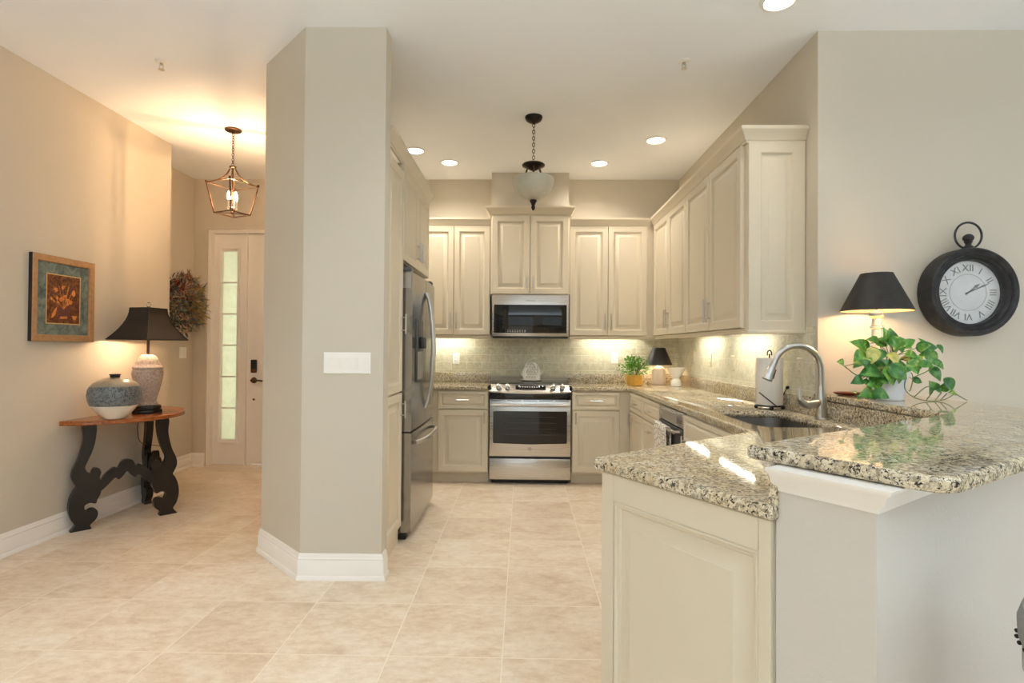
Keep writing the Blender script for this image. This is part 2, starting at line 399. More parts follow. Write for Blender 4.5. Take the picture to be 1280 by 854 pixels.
    def sweep(s, path, prof, z0):          # profile (out, up), out = right hand side of the path
        n = len(path); P = [V((x, y)) for x, y in path]; offs = []
        for i in range(n):
            ns = []
            if i > 0: d = (P[i]-P[i-1]).normalized(); ns.append(V((d.y, -d.x)))
            if i < n-1: d = (P[i+1]-P[i]).normalized(); ns.append(V((d.y, -d.x)))
            offs.append(ns[0] if len(ns) == 1 else (ns[0]+ns[1])/(1+ns[0].dot(ns[1])))
        L = [[V((P[i].x+offs[i].x*o, P[i].y+offs[i].y*o, z0+h)) for o, h in prof] for i in range(n)]
        s.rings(L, cap0=True, cap1=True); return s
    def panel(s, f, w, h, loops):          # nested rectangles: (inset, height)
        L = [[f.p(i, i, z), f.p(w-i, i, z), f.p(w-i, h-i, z), f.p(i, h-i, z)] for i, z in [(max(a, 0), b) for a, b in loops]]
        L = [[f.p(0, 0, 0), f.p(w, 0, 0), f.p(w, h, 0), f.p(0, h, 0)]] + L
        s.rings(L, cap0=True, cap1=True); return s
    def text(s, body, f, size, depth=0.001, align='CENTER'):
        cu = bpy.data.curves.new('t', 'FONT'); cu.body = body; cu.size = size; cu.extrude = depth; cu.align_x = align; cu.align_y = 'CENTER'
        ob = bpy.data.objects.new('t', cu); C.objects.link(ob)
        dg = bpy.context.evaluated_depsgraph_get(); me = bpy.data.meshes.new_from_object(ob.evaluated_get(dg))
        m = Matrix((f.u, f.v, f.n)).transposed().to_4x4(); m.translation = f.O
        me.transform(m); k0 = len(s.bm.faces); s.bm.from_mesh(me); s.bm.faces.ensure_lookup_table()
        for q in s.bm.faces[k0:]: q.material_index = s.mi
        bpy.data.objects.remove(ob); bpy.data.curves.remove(cu); bpy.data.meshes.remove(me); return s
    def leaf(s, base, tip, nrm, width, bend=0.15, fold=0.12, shape='heart'):
        base, tip = V(base), V(tip); d = tip-base; Ln = d.length; d.normalize()
        nrm = V(nrm); nrm = (nrm - d*nrm.dot(d)).normalized(); w = d.cross(nrm)
        if shape == 'heart': prof = ((0.0, 0.12), (0.04, 0.58), (0.12, 0.86), (0.24, 1.0), (0.38, 0.99), (0.52, 0.88), (0.66, 0.69), (0.79, 0.46), (0.90, 0.23), (1.0, 0.012))
        elif shape == 'blade': prof = ((0.0, 0.25), (0.35, 1.0), (0.7, 0.7), (1.0, 0.03))
        else: prof = ((0.0, 0.3), (0.3, 1.0), (0.65, 0.8), (1.0, 0.05))
        top = []; n = 5 if shape == 'heart' else 3
        for t, k in prof:
            c = base + d*(Ln*t) + nrm*(bend*Ln*(math.sin(t*math.pi)*0.6 - t*t*0.5)); hw = width*0.5*k
            top.append([c + w*(hw*(2*i/(n-1)-1)) + nrm*(abs(2*i/(n-1)-1)*hw*fold*2) for i in range(n)])
        s.rings(top, closed=False); return s
    def to(s, name, m, parent=None, smooth=35, loc=None):
        bm = s.bm
        bmesh.ops.recalc_face_normals(bm, faces=bm.faces[:])
        o0 = V(loc) if loc is not None else (ORG.get(parent.name, V((0, 0, 0))) if parent else V((0, 0, 0)))
        me = bpy.data.meshes.new(name)
        for v in bm.verts: v.co -= o0
        bm.to_mesh(me); bm.free()
        for k in (m if isinstance(m, (list, tuple)) else [m]): me.materials.append(M[k])
        if smooth:
            for p in me.polygons: p.use_smooth = True
            me.set_sharp_from_angle(angle=R(smooth))
        o = bpy.data.objects.new(name, me); C.objects.link(o)
        if parent: o.parent = parent
        else: o.location = o0
        ORG[o.name] = o0
        return o

def offset(poly, d):
    n = len(poly); out = []
    ar = sum(poly[i][0]*poly[(i+1) % n][1]-poly[(i+1) % n][0]*poly[i][1] for i in range(n)); sg = 1 if ar > 0 else -1
    for i in range(n):
        a, b, c = V(poly[i-1]), V(poly[i]), V(poly[(i+1) % n])
        d1 = (b-a).normalized(); d2 = (c-b).normalized()
        n1 = V((-d1.y, d1.x))*sg; n2 = V((-d2.y, d2.x))*sg
        k = b + (n1+n2)/(max(0.25, 1+n1.dot(n2)))*d; out.append((k.x, k.y))
    return out
def fillet(poly, rad, seg=6):
    n = len(poly); out = []
    for i in range(n):
        r = rad.get(i, 0)
        if not r: out.append(tuple(poly[i])); continue
        a, b, c = V(poly[i-1]), V(poly[i]), V(poly[(i+1) % n])
        u = (a-b).normalized(); w = (c-b).normalized(); ang = u.angle(w); t = r/math.tan(ang/2)
        p0 = b+u*t; p1 = b+w*t; ctr = b+(u+w).normalized()*(r/math.sin(ang/2))
        v0 = p0-ctr; v1 = p1-ctr; th = v0.angle(v1); sgn = 1 if v0.x*v1.y-v0.y*v1.x > 0 else -1
        for k in range(seg+1):
            q = th*k/seg*sgn; out.append((ctr.x+v0.x*math.cos(q)-v0.y*math.sin(q), ctr.y+v0.x*math.sin(q)+v0.y*math.cos(q)))
    return out
def spline(pts, per=6, closed=True):
    n = len(pts); out = []; P = [V(p) for p in pts]
    for i in range(n if closed else n-1):
        p0 = P[(i-1) % n] if closed or i > 0 else P[i]; p1 = P[i]; p2 = P[(i+1) % n]; p3 = P[(i+2) % n] if closed or i+2 < n else p2
        for k in range(per):
            t = k/per
            out.append(0.5*((2*p1)+(p2-p0)*t+(2*p0-5*p1+4*p2-p3)*t*t+(3*p1-p0-3*p2+p3)*t*t*t))
    if not closed: out.append(P[-1])
    return out

def tag(o, label, cat, group=None):
    o['label'] = label; o['category'] = cat
    if group: o['group'] = group
    return o
def thing(name, label, cat, loc, group=None):
    o = bpy.data.objects.new(name, None); C.objects.link(o); o.location = loc; o.empty_display_size = 0.1
    ORG[o.name] = V(loc); return tag(o, label, cat, group)
def struct(b, name, m, smooth=35):
    o = b.to(name, m, None, smooth); o['kind'] = 'structure'; return o
def dup(root, loc, label):
    r = root.copy(); C.objects.link(r); r.location = loc; r['label'] = label; ORG[r.name] = V(loc)
    for ch in list(root.children):
        c = ch.copy(); C.objects.link(c); c.parent = r
        for g in list(ch.children):
            d = g.copy(); C.objects.link(d); d.parent = c
    return r
def point(name, loc, power, col, rad=0.03, parent=None):
    l = bpy.data.lights.new(name, 'POINT'); l.energy = power; l.color = col; l.shadow_soft_size = rad
    o = bpy.data.objects.new(name, l); C.objects.link(o)
    if parent: o.parent = parent; o.location = V(loc)-ORG[parent.name]
    else: o.location = loc
    return o
WARM = (1.0, 0.72, 0.42)

# ================================================================== SETTING
XL, D, XR, YC = -3.098, 5.841, 1.620, 3.10
CT = 0.910            # counter top
BT = 1.035            # bar top
struct(B().box(-3.7, XRT+0.1, YR-0.1, 6.4, -0.12, 0.0), 'floor', 'floor')
struct(B().box(-3.7, XRT+0.1, YR-0.1, 6.4, ZC, ZC+0.12), 'ceiling', 'ceiling')
struct(B().box(-3.70, XL, YR, 4.835, 0, ZC), 'wall_left', 'wall')
struct(B().box(-3.70, -3.485, 4.835, D, 0, ZC), 'wall_foyer', 'wall')
DX0, DX1, DZ = -3.345, -1.95, 2.505
b = B(); b.box(-3.70, DX0, D, D+0.16, 0, ZC); b.box(DX0, DX1, D, D+0.16, DZ, ZC); b.box(DX1, 1.75, D, D+0.16, 0, ZC)
struct(b, 'wall_back', 'wall')
struct(B().box(XR, 1.75, YC, D, 0, ZC), 'wall_right', 'wall')
struct(B().box(1.75, XRT, YC, YC+0.13, 0, ZC), 'wall_dining', 'wall')
COL = [(-1.210, 3.045), (-0.763, 3.050), (-0.763, 3.165), (-1.16, 3.165), (-1.46, 3.48), (-1.46, D), (-1.616, D), (-1.616, 3.450)]
struct(B().prism(COL, 0, ZC), 'wall_pantry', 'wall')
struct(B().box(-0.322, 0.455, 5.61, D, 2.60, ZC), 'wall_chase', 'wall')
# rear wall with two wide openings, right wall with one
def wall_open_x(name, y0, y1, x0, x1, holes):
    b = B(); x = x0
    for a, c, z0, z1 in holes:
        b.box(x, a, y0, y1, 0, ZC); b.box(a, c, y0, y1, z1, ZC)
        if z0 > 0: b.box(a, c, y0, y1, 0, z0)
        x = c
    b.box(x, x1, y0, y1, 0, ZC); return struct(b, name, 'wall')
wall_open_x('wall_rear', YR-0.12, YR, -3.7, XRT, [(-2.6, 0.6, 0.25, 2.55), (1.7, 4.7, 0.25, 2.55)])
b = B(); b.box(XRT, XRT+0.12, YR, -2.0, 0, ZC); b.box(XRT, XRT+0.12, 1.2, YC+0.13, 0, ZC); b.box(XRT, XRT+0.12, -2.0, 1.2, 2.6, ZC); b.box(XRT, XRT+0.12, -2.0, 1.2, 0, 0.4)
struct(b, 'wall_far_right', 'wall')
def window_x(i, a, c, z0, z1, y):
    b = B(); t = 0.05
    b.box(a, c, y-0.09, y-0.03, z0, z0+t); b.box(a, c, y-0.09, y-0.03, z1-t, z1)
    for x in (a, (a+c)/2-t/2, c-t): b.box(x, x+t, y-0.088, y-0.032, z0+t, z1-t)
    o = struct(b, 'window_%d' % i, 'trim'); B().box(a+t, c-t, y-0.062, y-0.058, z0+t, z1-t).to('pane', 'glass', o, 0)
    b = B()
    n = 26
    for k in range(n):
        z = z0+0.06+(z1-z0-0.12)*k/(n-1); b.fbox(F((a+0.06, y-0.018, z), (1, 0, 0), (0, 0.55, 0.83), (0, -0.83, 0.55)), 0, c-a-0.12, -0.018, 0.018, 0, 0.003)
    b.to('blind', 'blind', o, 0)
window_x(1, -2.6, 0.6, 0.25, 2.55, YR); window_x(2, 1.7, 4.7, 0.25, 2.55, YR)
b = B(); t = 0.05
b.box(XRT+0.03, XRT+0.09, -2, 1.2, 0.4, 0.45); b.box(XRT+0.03, XRT+0.09, -2, 1.2, 2.55, 2.6)
for y in (-2, -0.42, 1.15): b.box(XRT+0.032, XRT+0.088, y, y+t, 0.45, 2.55)
o = struct(b, 'window_3', 'trim'); B().box(XRT+0.058, XRT+0.062, -1.95, 1.15, 0.45, 2.55).to('pane', 'glass', o, 0)

BASE = [(0, 0), (0.026, 0), (0.026, 0.010), (0.020, 0.022), (0.016, 0.024), (0.016, 0.100), (0.012, 0.106), (0.014, 0.114), (0.010, 0.120), (0.010, 0.128), (0.004, 0.140), (0, 0.140)]
struct(B().sweep([(XL, YR), (XL, 4.835), (-3.485, 4.835)][:2], BASE, 0), 'baseboard_left', 'trim')
struct(B().sweep([(-3.485, 4.84), (-3.485, D), (DX0, D)], BASE, 0), 'baseboard_foyer', 'trim')
struct(B().sweep([(-1.616, D), (-1.616, 3.450), (-1.210, 3.045), (-0.763, 3.050), (-0.763, 3.130)], BASE, 0), 'baseboard_pantry', 'trim')
struct(B().sweep([(2.10, YC), (XRT, YC)], BASE, 0), 'baseboard_dining', 'trim')

# stone tile backsplash
struct(B().box(-1.46, XR, D-0.008, D-0.0002, CT+0.06, 1.40), 'trim_1', 'splash_back', 0)
struct(B().box(XR-0.008, XR-0.0002, YC+0.03, D-0.008, CT+0.06, 1.40), 'trim_2', 'splash_side', 0)

# entry door with sidelight
YD = D+0.10
o = B()
o.box(DX0, DX0+0.035, D+0.02, D+0.16, 0, DZ); o.box(DX0+0.035, DX1, D+0.02, D+0.16, DZ-0.035, DZ); o.box(-2.962, -2.948, D+0.055, D+0.16, 0, DZ-0.035)
struct(o, 'trim_3', 'trim')
b = B(); x0, x1, z0, z1 = DX0+0.036, -2.963, 0.01, DZ-0.037
gx0, gx1, gz0, gz1 = -3.225, -3.062, 0.27, 2.285
b.box(x0, gx0, YD-0.02, YD+0.03, z0, z1); b.box(gx1, x1, YD-0.02, YD+0.03, z0, z1); b.box(gx0, gx1, YD-0.02, YD+0.03, z0, gz0); b.box(gx0, gx1, YD-0.02, YD+0.03, gz1, z1)
sl = struct(b, 'window_4', 'trim', 0)
b = B()
fr = FB(gx0-0.035, YD-0.02).sh(0, gz0-0.045)
w, h = gx1-gx0+0.07, gz1-gz0+0.09
b.rings([[fr.p(i, i, z), fr.p(w-i, i, z), fr.p(w-i, h-i, z), fr.p(i, h-i, z)] for i, z in ((0, 0), (0.004, 0.014), (0.020, 0.014), (0.032, 0.004), (0.036, -0.012))])
b.to('glazing_bead', 'trim', sl)
b = B()
for k in range(1, 6):
    z = gz0+(gz1-gz0)*k/6; b.box(gx0, gx1, YD-0.018, YD+0.0, z-0.008, z+0.008)
b.to('muntin', 'trim', sl, 0)
B().box(gx0, gx1, YD+0.002, YD+0.010, gz0, gz1).to('pane', 'frosted', sl, 0)
dr = struct(B().box(-2.947, DX1, YD-0.015, YD+0.03, 0.012, DZ-0.037, 0.003), 'door_1', 'trim')
b = B()
f = FB(-2.868, YD-0.015)
b.lathe([(0.032, 0), (0.032, 0.006), (0.026, 0.012), (0.011, 0.016), (0.011, 0.045), (0.016, 0.05), (0.016, 0.056)], f.p(0, 0.905, 0), 20, ax=f.n)
b.tube([f.p(0, 0.905, 0.05), f.p(0.05, 0.908, 0.055), f.p(0.12, 0.90, 0.052)], 0.009, 10)
b.to('lever_handle', 'brass_bronze', dr)
b = B(); b.fbox(f, -0.032, 0.032, 1.0, 1.125, 0, 0.022, 0.008); b.to('keypad_lock', ['black_plastic'], dr)
b = B(); b.fbox(f, -0.030, 0.030, 0.985, 1.03, 0.0, 0.026, 0.008); b.lathe([(0.013, 0.02), (0.013, 0.034), (0.006, 0.036)], f.p(0, 1.008, 0), 16, ax=f.n); b.to('lock_cover', 'brass_bronze', dr)
B().lathe([(0.012, 0), (0.012, 0.008), (0.005, 0.01)], f.p(0, 0.70, 0), 14, ax=f.n).to('peg', 'brass_bronze', dr)

# bar half wall with crown under its granite
dv, ev = V((0.8, 0.6)), V((0.55, -0.835))
PL, PC = (0.592, 1.316), (0.711, 1.137)
PONY = [PL, PC, (1.845, 1.988), (1.845, YC), (XR+0.005, YC), (XR+0.005, 2.09)]
struct(B().prism(PONY, 0, BT-0.034), 'wall_bar', 'wall_textured')
CR = [(0, 0), (0.006, 0), (0.010, 0.012), (0.022, 0.022), (0.030, 0.040), (0.042, 0.050), (0.044, 0.057), (0, 0.057)]
struct(B().sweep([(0.605, 1.326), PL, PC, (1.845, 1.988), (1.845, YC)][1:], CR, BT-0.034-0.057), 'trim_4', 'trim')

# ================================================================== CABINETS
def loops(fr):
    return [(0, 0.016), (0.003, 0.021), (fr, 0.021), (fr+0.002, 0.0185), (fr+0.007, 0.0165), (fr+0.011, 0.0085), (fr+0.018, 0.0065), (fr+0.024, 0.0070), (fr+0.050, 0.0185), (fr+0.052, 0.0205)]
def loops_small(fr):
    return [(0, 0.016), (0.003, 0.021), (fr, 0.021), (fr+0.002, 0.0185), (fr+0.006, 0.010), (fr+0.010, 0.009), (fr+0.024, 0.019), (fr+0.025, 0.0205)]
def front(root, f, kind, u, v, w, h, fr=0.052, hd=None):
    b = B(); b.panel(f.sh(u, v), w, h, loops(fr) if h > 0.3 and w > 0.22 else loops_small(0.026))
    o = b.to(kind, 'cream', root)
    if hd: handle(o, f, *hd)
    return o
def handle(parent, f, cu, cv, L, vertical=True, n0=0.020):
    b = B(); q = f.sh(cu, cv, n0)
    P = (lambda t, n: q.p(0, t, n)) if vertical else (lambda t, n: q.p(t, 0, n))
    b.tube([P(-L/2, 0.030), P(L/2, 0.030)], 0.0055, 10)
    for t in (-L*0.32, L*0.32): b.tube([P(t, -0.002), P(t, 0.030)], 0.004, 8)
    return b.to('handle', 'nickel', parent)
CROWN = [(0, 0), (0.010, 0), (0.012, 0.010), (0.018, 0.014), (0.024, 0.030), (0.038, 0.050), (0.046, 0.060), (0.048, 0.064), (0.048, 0.080), (0, 0.080)]
UZ0, UZ1 = 1.392, 2.475
def upper(label, f, w, d, z0, z1, doors, hl=0.16, crown=None, crz=None, rail=True, fr=0.052, hz=None, group=None, name='upper_cabinet'):
    c = f.p(w/2, 0, -d/2); c.z = z0
    r = thing(name, label, 'cabinet', c, group)
    B().fbox(f, 0, w, z0, z1, -d, 0, 0.002, 1).to('carcass', 'cream', r)
    for (u, dw, side) in doors:
        hu = u+dw-0.030 if side == 'r' else u+0.030
        front(r, f, 'door', u+0.0015, z0+0.005, dw-0.003, z1-z0-0.010, fr, (hu, (hz if hz else z0+0.04+hl/2+0.02), hl, True))
    if rail: 
        b = B(); b.fbox(f, 0, w, z0-0.030, z0-0.0005, -0.022, 0.004, 0.003, 1); b.fbox(f, 0, w, z0-0.012, z0-0.0005, 0.004, 0.010, 0.003, 1); b.to('light_rail', 'cream', r)
    if crown:
        s = (crz[1]-crz[0])/0.080
        B().sweep(crown, [(o*s, h*s) for o, h in CROWN], crz[0]).to('crown_moulding', 'cream', r)
    return r

G_UP = 'cream upper cabinets'
YU = 5.511
ul = upper('cream double-door upper cabinet on the back wall between refrigerator and microwave', FB(-1.05, YU), 0.728, D-YU-0.001, UZ0, UZ1,
      [(0.0, 0.366, 'r'), (0.366, 0.358, 'l')], crown=[(-1.05, YU), (-0.323, YU)], crz=(2.468, 2.548), group=G_UP)
ur = upper('cream double-door upper cabinet on the back wall right of the microwave', FB(0.456, YU), 0.835, D-YU-0.001, UZ0, UZ1,
      [(0.0, 0.377, 'r'), (0.377, 0.383, 'l')], crown=[(0.457, YU), (1.245, YU)], crz=(2.468, 2.548), group=G_UP)
YH = 5.461
uh = upper('short cream cabinet with projecting crown directly above the microwave', FB(-0.320, YH), 0.774, D-YH-0.001, 1.792, 2.568,
      [(0.012, 0.375, 'r'), (0.387, 0.375, 'l')], crown=[(-0.320, 5.8), (-0.320, YH), (0.454, YH), (0.454, 5.8)], crz=(2.566, 2.652), rail=False, group=G_UP, hl=0.11)
XU = 1.290
rf = upper('cream double-door upper cabinet on the right wall, nearer the back corner', FR(XU, 5.46), 1.075, XR-XU-0.001, UZ0, UZ1,
      [(0.0, 0.54, 'r'), (0.54, 0.535, 'l')], crown=[(XU, 5.505), (XU, 4.385)], crz=(2.462, 2.548), group=G_UP)
rn = upper('cream double-door upper cabinet on the right wall ending in a panelled side towards the sink', FR(XU, 4.385), 1.145, XR-XU-0.001, UZ0, UZ1,
      [(0.0, 0.545, 'r'), (0.545, 0.555, 'l')], crown=[(XU, 4.385), (XU, 3.240), (XR-0.001, 3.240)], crz=(2.462, 2.548), group=G_UP)
f = FB(XU, 3.240)
B().panel(f.sh(0.003, UZ0-0.028), XR-XU-0.006, UZ1-UZ0+0.028, [(0, 0.010), (0.002, 0.0125), (0.070, 0.0125), (0.073, 0.009), (0.078, 0.001), (0.086, 0.001), (0.112, 0.010), (0.114, 0.012)]).to('end_panel', 'cream', rn)
b = B(); b.fbox(f, -0.008, XR-XU-0.006, UZ0-0.030, UZ0-0.010, 0.0125, 0.022, 0.004, 2); b.to('end_rail', 'cream', rn)

# base cabinets
G_BA = 'cream base cabinets'
CZ = CT-0.035
def base(label, f, w, d, items, name='base_cabinet', open_top=False):
    r = thing(name, label, 'cabinet', f.p(w/2, 0, -d/2), G_BA)
    if open_top:
        B().fbox(f, 0, w, 0.100, 0.63, -d, 0, 0.002, 1).to('carcass', 'cream', r)
        B().fbox(f, 0, w, 0.6305, CZ-0.001, -0.02, 0, 0.002, 1).to('front_frame', 'cream', r)
        for a in (0.0, w-0.018): B().fbox(f, a, a+0.018, 0.6305, CZ-0.001, -d, -0.0205, 0.001, 1).to('side_panel', 'cream', r)
    else: B().fbox(f, 0, w, 0.100, CZ-0.001, -d, 0, 0.002, 1).to('carcass', 'cream', r)
    B().fbox(f, 0, w, 0.0005, 0.0995, -d, -0.075).to('toe_kick', 'cream', r)
    for it in items:
        kind, u, v, w2, h2 = it[:5]
        front(r, f, kind, u, v, w2, h2, 0.05, it[5] if len(it) > 5 else None)
    return r
YB = 5.231
base('cream base cabinet left of the range with one drawer over one door', FB(-1.20, YB), 0.884, D-YB-0.01,
     [('drawer', 0.415, 0.698, 0.462, 0.165, (0.645, 0.782, 0.11, False)), ('door', 0.415, 0.115, 0.462, 0.575, (0.848, 0.62, 0.11, True))])
base('cream base cabinet right of the range with drawer over door and plain corner stile', FB(0.463, YB), 0.555, D-YB-0.01,
     [('drawer', 0.004, 0.698, 0.436, 0.165, (0.222, 0.782, 0.11, False)), ('door', 0.004, 0.115, 0.436, 0.575, (0.034, 0.62, 0.11, True))])
XB = 1.020
dB = XR-XB-0.02
base('cream base cabinet on the right run beside the corner with drawer above a door', FR(XB, 5.225), 0.555, dB,
     [('drawer', 0.006, 0.698, 0.545, 0.165, (0.30, 0.782, 0.11, False)), ('door', 0.006, 0.115, 0.545, 0.575, (0.06, 0.62, 0.11, True))])
base('cream bank of three drawers next to the dishwasher', FR(XB, 4.668), 0.565, dB,
     [('drawer', 0.004, 0.698, 0.556, 0.165, (0.28, 0.782, 0.11, False)), ('drawer', 0.004, 0.41, 0.556, 0.28, (0.28, 0.62, 0.11, False)), ('drawer', 0.004, 0.115, 0.556, 0.288, (0.28, 0.33, 0.11, False))])
base('cream cabinet under the sink, right of the dishwasher', FR(XB, 3.490), 0.92, dB,
     [('panel', 0.004, 0.698, 0.91, 0.165), ('door', 0.004, 0.115, 0.453, 0.575, (0.06, 0.66, 0.16, True)), ('door', 0.461, 0.115, 0.453, 0.575, (0.51, 0.62, 0.11, True))], name='sink_cabinet', open_top=True)

# dishwasher with towel bar
f = FR(XB, 4.098)
dw = thing('dishwasher', 'dark stainless dishwasher in the right run with a towel over its handle', 'dishwasher', f.p(0.30, 0, -0.28))
b = B(); b.fbox(f, 0.004, 0.598, 0.10, CZ-0.002, -0.55, 0.0); b.to('body', 'dark_steel', dw)
b = B(); b.fbox(f, 0.010, 0.592, 0.105, 0.765, 0.0005, 0.025, 0.004); b.to('door_panel', 'dark_steel', dw)
b = B(); b.fbox(f, 0.010, 0.592, 0.772, CZ-0.006, 0.0005, 0.022, 0.004); b.to('control_panel', 'steel', dw)
b = B(); b.fbox(f, 0.10, 0.47, 0.785, 0.850, 0.0225, 0.026, 0.001, 1); b.to('control_strip', 'nickel', dw)
b = B(); b.tube([f.p(0.05, 0.745, 0.065), f.p(0.555, 0.745, 0.065)], 0.011, 12)
for u in (0.06, 0.545): b.tube([f.p(u, 0.745, 0.024), f.p(u, 0.745, 0.065)], 0.009, 10)
b.to('handle', 'steel', dw)
B().fbox(f, 0.02, 0.58, 0.005, 0.098, -0.50, -0.06).to('kick_plate', 'black_plastic', dw)
# towel draped over the bar: front and back hang, thick cloth
b = B()
prof = []
for t in range(9): prof.append((0.083+0.004*math.sin(t*0.9), 0.35+0.38*t/8))
for a in range(7):
    q = math.pi*a/6; prof.append((0.065+0.018*math.cos(q), 0.745+0.018*math.sin(q)))
for t in range(8): prof.append((0.047, 0.735-0.30*t/7))
L0, L1 = [], []
us = [0.075+0.35*i/14 for i in range(15)]
outer = [[f.p(u, v, n+0.004*math.sin(u*60)+(0.0)) for u in us] for n, v in prof]
inner = [[f.p(u, v, n + (-0.006 if k < 12 else 0.006)+0.004*math.sin(u*60)) for u in us] for k, (n, v) in enumerate(prof)]
va = b.rings(outer, closed=False); vb = b.rings(inner, closed=False)
m_ = len(va)
for i in range(m_-1):
    b.face((va[i][0], vb[i][0], vb[i+1][0], va[i+1][0])); b.face((va[i][-1], va[i+1][-1], vb[i+1][-1], vb[i][-1]))
for i in range(14):
    b.face((va[0][i], va[0][i+1], vb[0][i+1], vb[0][i])); b.face((va[-1][i], vb[-1][i], vb[-1][i+1], va[-1][i+1]))
tag(b.to('dish_towel', 'towel', None, 60, loc=f.p(0.25, 0.35, 0.06)), 'grey and white honeycomb dish towel hanging on the dishwasher handle', 'towel')

# peninsula cabinet with panelled end facing the camera
P0, PR, PI = V((0.226, 1.853)), V((0.576, 1.293)), V((0.999, 2.479))
e2 = (PR-P0).normalized(); nin = V((-e2.y, e2.x))     # nin points into the peninsula
if nin.x < 0: nin = -nin
d2 = (PI-P0).normalized()
A0 = P0 + nin*0.030 + e2*0.040
A1 = A0 + e2*0.5845
def isect(p, d, q, e):
    k = d.x*(-e.y)+d.y*e.x; r = q-p
    t = (r.x*(-e.y)+r.y*e.x)/k; return p+d*t
K1 = isect(A0, d2, V((1.02, 0)), V((0, 1)))
ponyd = V((0.8, 0.6)); off = V((-0.6, 0.8))*0.004
A1 = isect(A0, e2, V(PL)+off, ponyd)
K2 = isect(V(PL)+off, ponyd, V((XR-0.02, 0)), V((0, 1)))
pen = thing('peninsula_cabinet', 'cream peninsula cabinet with a large raised-panel end facing the camera', 'cabinet', (0.8, 2.0, 0), G_BA)
B().prism([tuple(A0), tuple(A1), tuple(K2), (XR-0.02, 2.565), (K1.x, 2.565), tuple(K1)], 0.0005, CZ-0.001).to('carcass', 'cream', pen)
f = F((A0.x, A0.y, 0), (e2.x, e2.y, 0), UP, (-nin.x, -nin.y, 0))
LW = (A1-A0).length
B().panel(f.sh(0.060, 0.10), LW-0.094, CZ-0.185, [(0, 0.013), (0.003, 0.016), (0.008, 0.0155), (0.011, 0.012), (0.018, 0.010), (0.023, 0.003), (0.034, 0.002), (0.070, 0.012), (0.072, 0.014)]).to('end_panel', 'cream', pen)
B().fbox(f, 0.0585, LW-0.0345, CZ-0.0845, CZ-0.003, 0, 0.016, 0.0015, 1).to('top_rail', 'cream', pen)
B().fbox(f, 0.0585, LW-0.0345, 0.02, 0.0995, 0, 0.016, 0.0015, 1).to('bottom_rail', 'cream', pen)
B().fbox(f, LW-0.0335, LW-0.002, 0.02, CZ-0.003, 0, 0.016, 0.0015, 1).to('side_stile', 'cream', pen)
B().fbox(f, 0.001, 0.0575, 0.02, CZ-0.003, 0, 0.016, 0.002, 1).to('end_stile', 'cream', pen)

# pantry cabinet and cabinet over the refrigerator (faces turned to the right)
XF = -0.800
f = FL(XF, 3.170)
pc = thing('pantry_cabinet', 'tall cream pantry cabinet squeezed between the wall end and the refrigerator', 'cabinet', f.p(0.225, 0, -0.3))
B().fbox(f, 0.0, 0.448, 0.0005, 2.42, -0.34, 0, 0.002, 1).to('carcass', 'cream', pc)
front(pc, f, 'door', 0.003, 0.115, 0.44, 0.86, 0.05, (0.40, 0.87, 0.11, True)); front(pc, f, 'door', 0.003, 0.985, 0.44, 1.42, 0.05, (0.40, 1.42, 0.13, True))
f = FL(XF, 3.622)
upper('cream cabinet with a crown built over the top of the refrigerator', f, 0.975, 0.64, 1.835, UZ1, [(0.002, 0.485, 'r'), (0.487, 0.485, 'l')],
      crown=[(XF, 3.178), (XF, 4.597), (-1.1, 4.597)], crz=(2.462, 2.548), rail=False, hl=0.14, name='refrigerator_cabinet')

# ================================================================== COUNTERS
ctr = [(0.4635, D-0.001), (0.4635, 5.195), (1.0, 5.195), tuple(PI), tuple(P0), tuple(PR), (0.590, 1.3065), (XR-0.001, 2.079), (XR-0.001, D-0.001)]
ctr = fillet(ctr, {2: 0.02, 3: 0.02, 4: 0.035, 5: 0.012})
ct = B().slab(ctr, CZ, CT, 0.008).to('countertop', 'granite', None, 14, loc=(1.2, 3.6, CZ))
tag(ct, 'long speckled granite countertop running down the right wall and around the peninsula', 'countertop')
SK = fillet([(1.105, 2.62), (1.475, 2.62), (1.495, 3.30), (1.105, 3.30)], {0: 0.09, 1: 0.09, 2: 0.09, 3: 0.09}, 8)
cut = B().prism(SK, CZ-0.05, CT+0.05).to('cutter', 'granite')
md = ct.modifiers.new('b', 'BOOLEAN'); md.object = cut; md.operation = 'DIFFERENCE'; md.solver = 'EXACT'
dg = bpy.context.evaluated_depsgraph_get(); nm = bpy.data.meshes.new_from_object(ct.evaluated_get(dg)); nm.name = 'countertop'
ct.modifiers.clear(); ct.data = nm; bpy.data.objects.remove(cut)
b = B(); b.box(0.4635, XR-0.031, D-0.029, D-0.009, CT, CT+0.100, 0.003); b.box(XR-0.029, XR-0.009, YC+0.03, D-0.009, CT, CT+0.100, 0.003); b.to('backsplash', 'granite', ct)
q0, q1 = V(PR)+V((0.012, 0.010)), V((XR-0.010, 2.088))
rs = B(); w_ = 0.020
rs.prism([(q0.x, q0.y), (q1.x, q1.y), (q1.x, YC+0.03), (q1.x-w_, YC+0.03), (q1.x-w_, q1.y+w_*0.55), (q0.x-0.012, q0.y+0.016)], CT, BT-0.0345)
rs.to('riser', 'granite', ct)
cl = B().slab([(-1.46+0.001, 5.195), (-0.323, 5.195), (-0.323, D-0.001), (-1.459, D-0.001)], CZ, CT, 0.008).to('countertop', 'granite', None, 14, loc=(-0.8, 5.5, CZ))
tag(cl, 'short granite countertop between refrigerator and range', 'countertop')
B().box(-1.459, -0.323, D-0.029, D-0.009, CT, CT+0.100, 0.003).to('backsplash', 'granite', cl)
bar = [(0.552, 1.394), (0.784, 1.037), (2.08, 1.913), (2.08, YC-0.002), (1.595, YC-0.002), (1.595, 2.134)]
